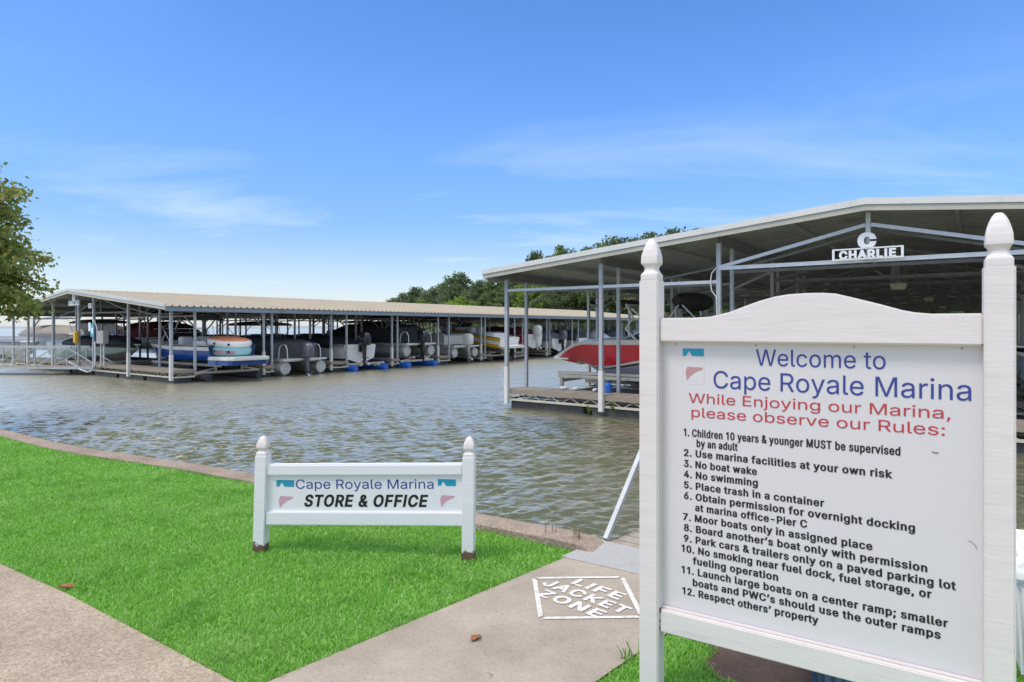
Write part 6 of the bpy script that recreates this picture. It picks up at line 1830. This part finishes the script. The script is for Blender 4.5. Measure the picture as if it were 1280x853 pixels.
mb = MB(); mb.bb(-0.05, -0.01, -0.015, -0.0125, -0.08, 0.08); mb.bb(0.03, 0.09, -0.015, -0.0125, -0.08, 0.08); mb.build("mark", M["grey_box"], t)
t = thing("meter_box", "grey electric meter box on a stand between front posts of the far dock", "electrical box", on_dock(2.75, -0.02, -0.19), DANG)
mb = MB(); mb.bb(-0.38, 0.38, -0.12, 0.12, 1.05, 1.66); mb.build("cabinet", M["grey_box"], t, bevel=0.015)
for s in (-1, 1):
    mb = MB(); mb.bb(s * 0.16 - 0.03, s * 0.16 + 0.03, -0.03, 0.03, 0.0, 1.05); mb.build("leg", M["galv_light"], t)
mb = MB(); mb.tube([(-0.3, -0.1, 1.66), (-0.42, -0.1, 1.9), (-0.75, -0.08, 2.15), (-0.95, -0.05, 2.3)], 0.022, 6); mb.build("conduit", M["galv_light"], t, smooth=True)
mb = MB()
hp = [(0.55, -0.15, 0.95), (0.72, -0.2, 0.3), (0.8, -0.25, -0.15), (0.6, -0.3, -0.42), (0.1, -0.3, -0.5), (-0.7, -0.3, -0.42), (-1.4, -0.3, -0.2), (-2.4, -0.3, -0.05)]
mb.tube([(x + 1.7, y, z) for x, y, z in hp], 0.035, 8)
o = mb.build("water_hose", M["galv_light"], smooth=True); o.location = D_.pos(0, 0, 0); o.rotation_euler = (0, 0, DANG); tag(o, "pale hose looping from the far dock front deck to the water", "hose")
t = thing("conduit_loop", "thin pale cable looped on the near dock post left of the CHARLIE board", "cable", C_.pos(-3.12, -0.07, 2.55), DANG)
mb = MB(); mb.tube([(0.02, 0, 0.5), (-0.10, -0.02, 0.36), (-0.13, -0.02, 0.15), (-0.10, -0.02, -0.05), (0.0, 0, -0.2), (0.02, 0, -0.6)], 0.014, 6); mb.build("cable", M["sleeve"], t, smooth=True)

# gangway to the far dock with open railings
fg = thing("gangway", "white railed gangway crossing the water to the far dock at left edge", "gangway", (-33.5, 33.0, 0), math.atan2(-1.3, 13.6))
GL = 13.6
mb = MB(); mb.bb(0, GL, -0.6, 0.6, -0.40, -0.30); mb.build("deck", M["wood_deck"], fg)
for y in (-0.62, 0.62):
    mb = MB()
    mb.beam((0, y, -0.36), (GL, y, -0.36), 0.05, 0.10); mb.beam((0, y, 0.66), (GL - 1.5, y, 0.66), 0.06, 0.08)
    x = 0.0
    while x <= GL - 1.4:
        mb.beam((x, y, -0.3), (x, y, 0.62), 0.045, 0.045)
        if x + 1.7 <= GL: mb.beam((x, y, -0.3), (x + 1.7, y, 0.62 if x + 1.7 < GL - 1.4 else -0.25), 0.04, 0.04)
        x += 1.7
    mb.beam((GL - 1.7, y, 0.64), (GL, y, -0.30), 0.05, 0.05)
    mb.build("side_rail", M["galv"], fg)

# ================================================================== FAR SHORE AND TREES
# wooded shore on the right: a low rising bank
SH = [(-60, 235), (-38, 190), (-22, 150), (-8, 122), (6, 106), (22, 96), (40, 90), (62, 86), (90, 84), (130, 84)]
sh = smooth_line(SH, 2)
vs, fs = [], []
rows = ((0.0, WATER_Z - 0.4), (0.8, WATER_Z + 0.5), (6, 1.0), (20, 3.0), (45, 6.5), (90, 9.0), (200, 10.0))
for d, z in rows:
    for p in offset_line(sh, d): vs.append((p[0], p[1], z))
n = len(sh)
for r in range(len(rows) - 1):
    for i in range(n - 1): fs.append((r * n + i, r * n + i + 1, (r + 1) * n + i + 1, (r + 1) * n + i))
mb = MB(); mb.add(vs, fs); hill = mb.build("hillside", M["hill"], smooth=True); tag(hill, kind="structure")
# low far shore across the open lake on the left
vs, fs = [], []
N = 60
rr_ = random.Random(5)
for i in range(N + 1):
    x = -1500 + 1500 * i / N * 1.05
    h = 5 + 5 * math.sin(i * 0.31) + rr_.uniform(0, 3.5)
    vs += [(x, 900, WATER_Z - 0.5), (x, 905, max(0.4, h * 0.15)), (x, 960, max(0.7, h * 0.3))]
for i in range(N):
    for j in range(2): fs.append((i * 3 + j, i * 3 + 3 + j, i * 3 + 4 + j, i * 3 + 1 + j))
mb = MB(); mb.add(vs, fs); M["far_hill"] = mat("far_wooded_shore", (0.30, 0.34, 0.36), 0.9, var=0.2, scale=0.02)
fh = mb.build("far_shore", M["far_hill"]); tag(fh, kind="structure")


def leaf_cloud(pts_norm, size, rng, aspect=1.6, droop=0.3, curl=True):
    """quads (two triangles bent on the mid rib) at points; random orientation biased upward"""
    n = len(pts_norm)
    P = np.array(pts_norm, np.float32)
    d = rng.normal(size=(n, 3)).astype(np.float32); d[:, 2] = d[:, 2] * 0.6 - droop
    d /= np.linalg.norm(d, axis=1)[:, None]
    r = rng.normal(size=(n, 3)).astype(np.float32); r[:, 2] *= 0.5
    s = np.cross(d, r); s /= np.linalg.norm(s, axis=1)[:, None] + 1e-9
    sz = (size * (0.65 + 0.7 * rng.random(n))).astype(np.float32)[:, None]
    up = np.cross(s, d)
    a = P; b = P + d * sz * 0.5 + s * sz / aspect / 2 + up * sz * 0.06; c = P + d * sz; e = P + d * sz * 0.5 - s * sz / aspect / 2 + up * sz * 0.06
    V = np.stack([a, b, c, e], 1).reshape(-1, 3)
    base = np.arange(n)[:, None] * 4
    F = np.concatenate([base + np.array([[0, 1, 2]]), base + np.array([[0, 2, 3]])], 0)
    return V, F


def np_mesh(name, V, F, m, parent=None):
    me = bpy.data.meshes.new(name)
    me.vertices.add(len(V)); me.vertices.foreach_set("co", V.reshape(-1).astype(np.float32))
    me.loops.add(F.size); me.loops.foreach_set("vertex_index", F.reshape(-1).astype(np.int32))
    me.polygons.add(len(F)); me.polygons.foreach_set("loop_start", (np.arange(len(F)) * F.shape[1]).astype(np.int32))
    me.update(calc_edges=True)
    me.materials.append(m)
    o = bpy.data.objects.new(name, me); COL.objects.link(o)
    if parent: o.parent = parent
    return o


def make_tree(name, seed, H, Wd, base_h, m_leaf, nclump, per, lsize, kind="round"):
    """unit builder: trunk with limbs to each clump, crown of leaf clumps. returns the root Empty"""
    rng = np.random.default_rng(seed); rd = random.Random(seed)
    root = bpy.data.objects.new(name, None); COL.objects.link(root)
    mb = MB()
    tr = H * 0.018 + 0.05
    lean = rd.uniform(-0.04, 0.04) * H
    mb.tube([(0, 0, -0.8), (0, 0, H * 0.1), (lean * 0.4, 0, H * 0.4), (lean, lean * 0.4, H * 0.72), (lean, lean * 0.5, H * 0.92)], [tr * 1.35, tr, tr * 0.8, tr * 0.45, tr * 0.12], 8)
    cl = []
    for i in range(nclump):
        for _ in range(40):
            u = rng.random(3) * 2 - 1
            if (u ** 2).sum() > 1: continue
            break
        zf = (u[2] + 1) / 2
        if kind == "pine":
            rad = Wd / 2 * (0.35 + 0.65 * (1 - abs(zf - 0.45) * 1.3))
        else:
            rad = Wd / 2 * (0.55 + 0.45 * math.sin(math.pi * min(1, zf * 0.9 + 0.12)))
        p = np.array([u[0] * rad + lean * 0.6, u[1] * rad, base_h + zf * (H - base_h) * 0.94])
        cl.append((p, (0.10 + 0.10 * rng.random()) * Wd * (1.15 - 0.35 * zf)))
    for p, r in cl[::2]:
        z0 = max(H * 0.18, p[2] - math.hypot(p[0], p[1]) * 0.7 - 0.3)
        q = (lean * z0 / H, 0, z0)
        mb.tube([q, ((q[0] + p[0]) / 2, p[1] / 2, (z0 + p[2]) / 2 + 0.15), tuple(p)], [tr * 0.4, tr * 0.25, tr * 0.08], 5)
    mb.build("trunk", M["bark"], root, smooth=True)
    pts = []
    for p, r in cl:
        k = int(per * (0.6 + 0.8 * rng.random()))
        g = rng.normal(size=(k, 3)); g /= np.linalg.norm(g, axis=1)[:, None]
        g *= (rng.random(k) ** 0.45)[:, None] * r
        g[:, 2] *= 0.62
        pts.append(p + g)
    V, F = leaf_cloud(np.concatenate(pts), lsize, rng, 1.5, 0.15)
    np_mesh("crown", V, F, m_leaf, root)
    return root


protos = {
    "oak": (make_tree("oak_tree", 21, 11.0, 8.5, 2.2, M["leaf_dark"], 70, 90, 0.46), "tall dark green spreading tree on the far shore"),
    "oak_b": (make_tree("oak_tree", 22, 11.5, 7.0, 2.0, M["leaf_mid"], 66, 90, 0.44), "mid green full crowned tree on the far shore"),
    "light": (make_tree("broadleaf_tree", 23, 8.0, 8.0, 1.0, M["leaf_bright"], 64, 85, 0.40), "bright yellow green bushy tree low on the far shore"),
    "olive": (make_tree("broadleaf_tree", 24, 10.5, 7.5, 1.5, M["leaf_olive"], 64, 85, 0.42), "olive green rounded tree on the far shore"),
    "pine": (make_tree("pine_tree", 25, 15.0, 6.0, 5.5, M["leaf_dark"], 42, 58, 0.38, "pine"), "tall thin crowned dark tree rising above the others on the far shore"),
    "bush": (make_tree("shrub", 26, 4.2, 6.0, 0.2, M["leaf_mid"], 30, 60, 0.32), "low green shrub at the water edge of the far shore"),
}
for k, (o, lab) in protos.items():
    tag(o, lab, "shrub" if k == "bush" else "tree", "trees on the far shore")
used = set()
rt_ = random.Random(12)


def envelope(px):
    P = [(470, 378), (500, 369), (522, 361), (545, 357), (570, 341), (592, 353), (618, 345), (650, 335), (700, 322), (760, 311), (805, 302), (850, 291), (900, 292), (1000, 300), (1300, 300)]
    for (a, ya), (b, yb) in zip(P[:-1], P[1:]):
        if a <= px <= b: return ya + (yb - ya) * (px - a) / (b - a)
    return 330


def ground_z(d):
    for (d0, z0), (d1, z1) in zip(rows[:-1], rows[1:]):
        if d0 <= d <= d1: return z0 + (z1 - z0) * (d - d0) / (d1 - d0)
    return rows[-1][1]


# the photo's skyline rises to the right because the shore comes nearer; heights are set per tree
front = dense(sh, 1.0)
def plant(kind, px, d, frac):
    # find the shoreline point seen in that direction, go d metres inland
    u = (px - 640) / 800.0
    off = offset_line(front, d)
    best = min(range(len(front)), key=lambda i: abs(off[i][0] / off[i][1] - u))
    q = off[best]
    x, y = q
    gz = ground_z(d)
    want = 1.65 + (409 - envelope(640 + 800 * x / y) + 4 + (15 if x / y > 0.03 else 0)) * y / 800.0
    H0 = {"oak": 11.0, "oak_b": 11.5, "light": 8.0, "olive": 10.5, "pine": 15.0, "bush": 4.2}[kind]
    Hh = max(3.0, (want - gz) * frac) if kind != "bush" else rt_.uniform(2.6, 4.6)
    s = Hh / H0
    o0, lab = protos[kind]
    if kind in used: o = copy_tree(o0); o["label"] = lab
    else: o = o0; used.add(kind)
    o.location = (x, y, gz - 0.1)
    sx = s ** 0.5 if s > 1.0 else s
    sx = max(0.55, min(1.25, sx)) * rt_.uniform(0.9, 1.1)
    o.scale = (sx, sx, s); o.rotation_euler = (0, 0, rt_.uniform(0, 6.28))


LIST = []
for i in range(13): LIST.append(("bush", 486 + i * 61 + rt_.uniform(-18, 18), rt_.uniform(1.2, 3.0), 1.0))
mix = ["oak_b", "olive", "light", "oak", "olive", "oak_b"]
for i in range(32): LIST.append((mix[i % 6], 488 + i * 24 + rt_.uniform(-10, 10), rt_.uniform(5, 9), rt_.uniform(0.55, 0.80)))
mix = ["oak", "oak_b", "oak", "olive", "oak_b"]
for i in range(34): LIST.append((mix[i % 5], 494 + i * 22 + rt_.uniform(-8, 8), rt_.uniform(13, 21), rt_.uniform(0.80, 1.0)))
LIST += [("oak", 572, 16, 1.02), ("oak", 523, 14, 1.02), ("light", 572, 4, 0.62), ("light", 612, 4, 0.50), ("oak_b", 620, 15, 1.0), ("oak", 505, 12, 1.0), ("oak", 545, 13, 0.98)]
for i in range(16): LIST.append(("pine" if i % 3 == 0 else "oak", 640 + i * 30 + rt_.uniform(-12, 12), rt_.uniform(26, 38), rt_.uniform(0.93, 1.03)))
for a in LIST: plant(*a)
# number the labels by what singles them out: a tree nobody can tell apart keeps its kind's label and group


# ---------------------------------------------------------------- near tree at the left edge
def near_tree():
    rng = np.random.default_rng(5); rd = random.Random(5)
    root = thing("near_tree", "nearby leafy tree with yellowing leaves reaching in at the left picture edge", "tree", (-14.9, 14.4, 0.68))
    mb = MB()
    mb.tube([(0, 0, -0.7), (0.05, 0, 0.6), (0.1, 0.1, 1.8), (0.0, 0.1, 3.0), (-0.1, 0, 4.4), (-0.1, 0, 5.4)], [0.27, 0.20, 0.17, 0.13, 0.08, 0.03], 12)
    tips = []
    # limbs spread all round, each with twigs carrying leaf bunches
    for i in range(54):
        zf = i / 53
        z0 = 0.9 + 3.6 * zf
        a = i * 2.399 + rd.uniform(-0.3, 0.3)
        if rd.random() < 0.5: a = rd.uniform(-1.0, 0.9)       # fuller on the open water side
        z1 = z0 + rd.uniform(-0.15, 0.9)
        # crown outline: bulges low and mid, draws in at the top
        rad = {0: 3.5, 1: 3.6, 2: 3.7, 3: 3.3, 4: 2.9, 5: 2.3}[min(5, int(z1 / 0.95))] * rd.uniform(0.84, 1.03)
        e = Vector((math.cos(a) * rad, math.sin(a) * rad, z1 + 0.1))
        p = Vector((0, 0.05, z0))
        m1 = p.lerp(e, 0.35) + Vector((0, 0, 0.35)); m2 = p.lerp(e, 0.72) + Vector((0, 0, 0.25))
        mb.tube([p, m1, m2, e], [0.06, 0.042, 0.025, 0.008], 6)
        for j in range(11):
            f = 0.30 + 0.70 * (j + 1) / 11
            q = (p.lerp(m1, f / 0.35) if f < 0.35 else (m1.lerp(m2, (f - 0.35) / 0.37) if f < 0.72 else m2.lerp(e, (f - 0.72) / 0.28)))
            d = Vector((rd.gauss(0, 1), rd.gauss(0, 1), rd.gauss(0.0, 0.7))).normalized() * rd.uniform(0.25, 0.62)
            tip = q + d
            mb.tube([q, q + d * 0.6 + Vector((0, 0, 0.04)), tip], [0.012, 0.008, 0.003], 4)
            tips.append((q, tip))
    mb.build("trunk", M["bark"], root, smooth=True)
    pts = []
    for q, tip in tips:
        k = rd.randint(62, 100)
        t = rng.random(k) ** 0.6
        base = np.array(q)[None] * (1 - t[:, None]) + np.array(tip)[None] * t[:, None]
        pts.append(base + rng.normal(size=(k, 3)) * np.array([0.13, 0.13, 0.11]))
    V, F = leaf_cloud(np.concatenate(pts), 0.135, rng, 1.9, 0.45)
    np_mesh("crown", V, F, M["leaf_near"], root)


near_tree()

# ---------------------------------------------------------------- weeds
def weed(label, loc, n, h, rd, mm, leafy=False):
    o_ = MB()
    for i in range(n):
        a = rd.uniform(0, 6.28); r = rd.uniform(0, 0.05)
        b = Vector((r * math.cos(a), r * math.sin(a), 0)); d = Vector((rd.uniform(-0.35, 0.35), rd.uniform(-0.35, 0.35), 1)) * h * rd.uniform(0.6, 1.1)
        o_.tube([b, b + d * 0.5 + Vector((0.01, 0, 0)), b + d], [0.0035, 0.003, 0.001], 4)
        for k in range(7 if leafy else 4):
            f = 0.35 + 0.6 * k / 7; q = b + d * f; aa = rd.uniform(0, 6.28); l = h * (0.22 if leafy else 0.12)
            t = q + Vector((math.cos(aa) * l, math.sin(aa) * l, l * 0.4)); s = Vector((-math.sin(aa), math.cos(aa), 0)) * l * (0.25 if leafy else 0.08)
            o_.add([q, q.lerp(t, 0.5) + s, t, q.lerp(t, 0.5) - s], [(0, 1, 2, 3)])
    o = o_.build("weed", mm, fix=False); o.location = loc
    return tag(o, label, "weed", "weeds")


rw = random.Random(9)
weed("thin dry weed growing on the bulkhead cap beside the metal plate", (0.50, 4.78, 0.05), 5, 0.17, rw, M["weed"])
weed("thin dry weed growing on the bulkhead cap farther from the plate, left of the other", (0.30, 4.92, 0.05), 3, 0.15, rw, M["weed"])
weed("leafy green weed on the near dock float left of the sign post, left of two", C_.pos(-6.45, -0.16, -0.62), 7, 0.26, rw, M["leaf_bright"], True)
weed("leafy green weed on the near dock float nearest the sign post, right of two", C_.pos(-5.75, -0.16, -0.60), 8, 0.34, rw, M["leaf_bright"], True)
weed("tuft of longer grass at the walkway edge beside the big sign's left post", (0.56, 3.16, 0.0), 9, 0.10, rw, M["grass_blade"])
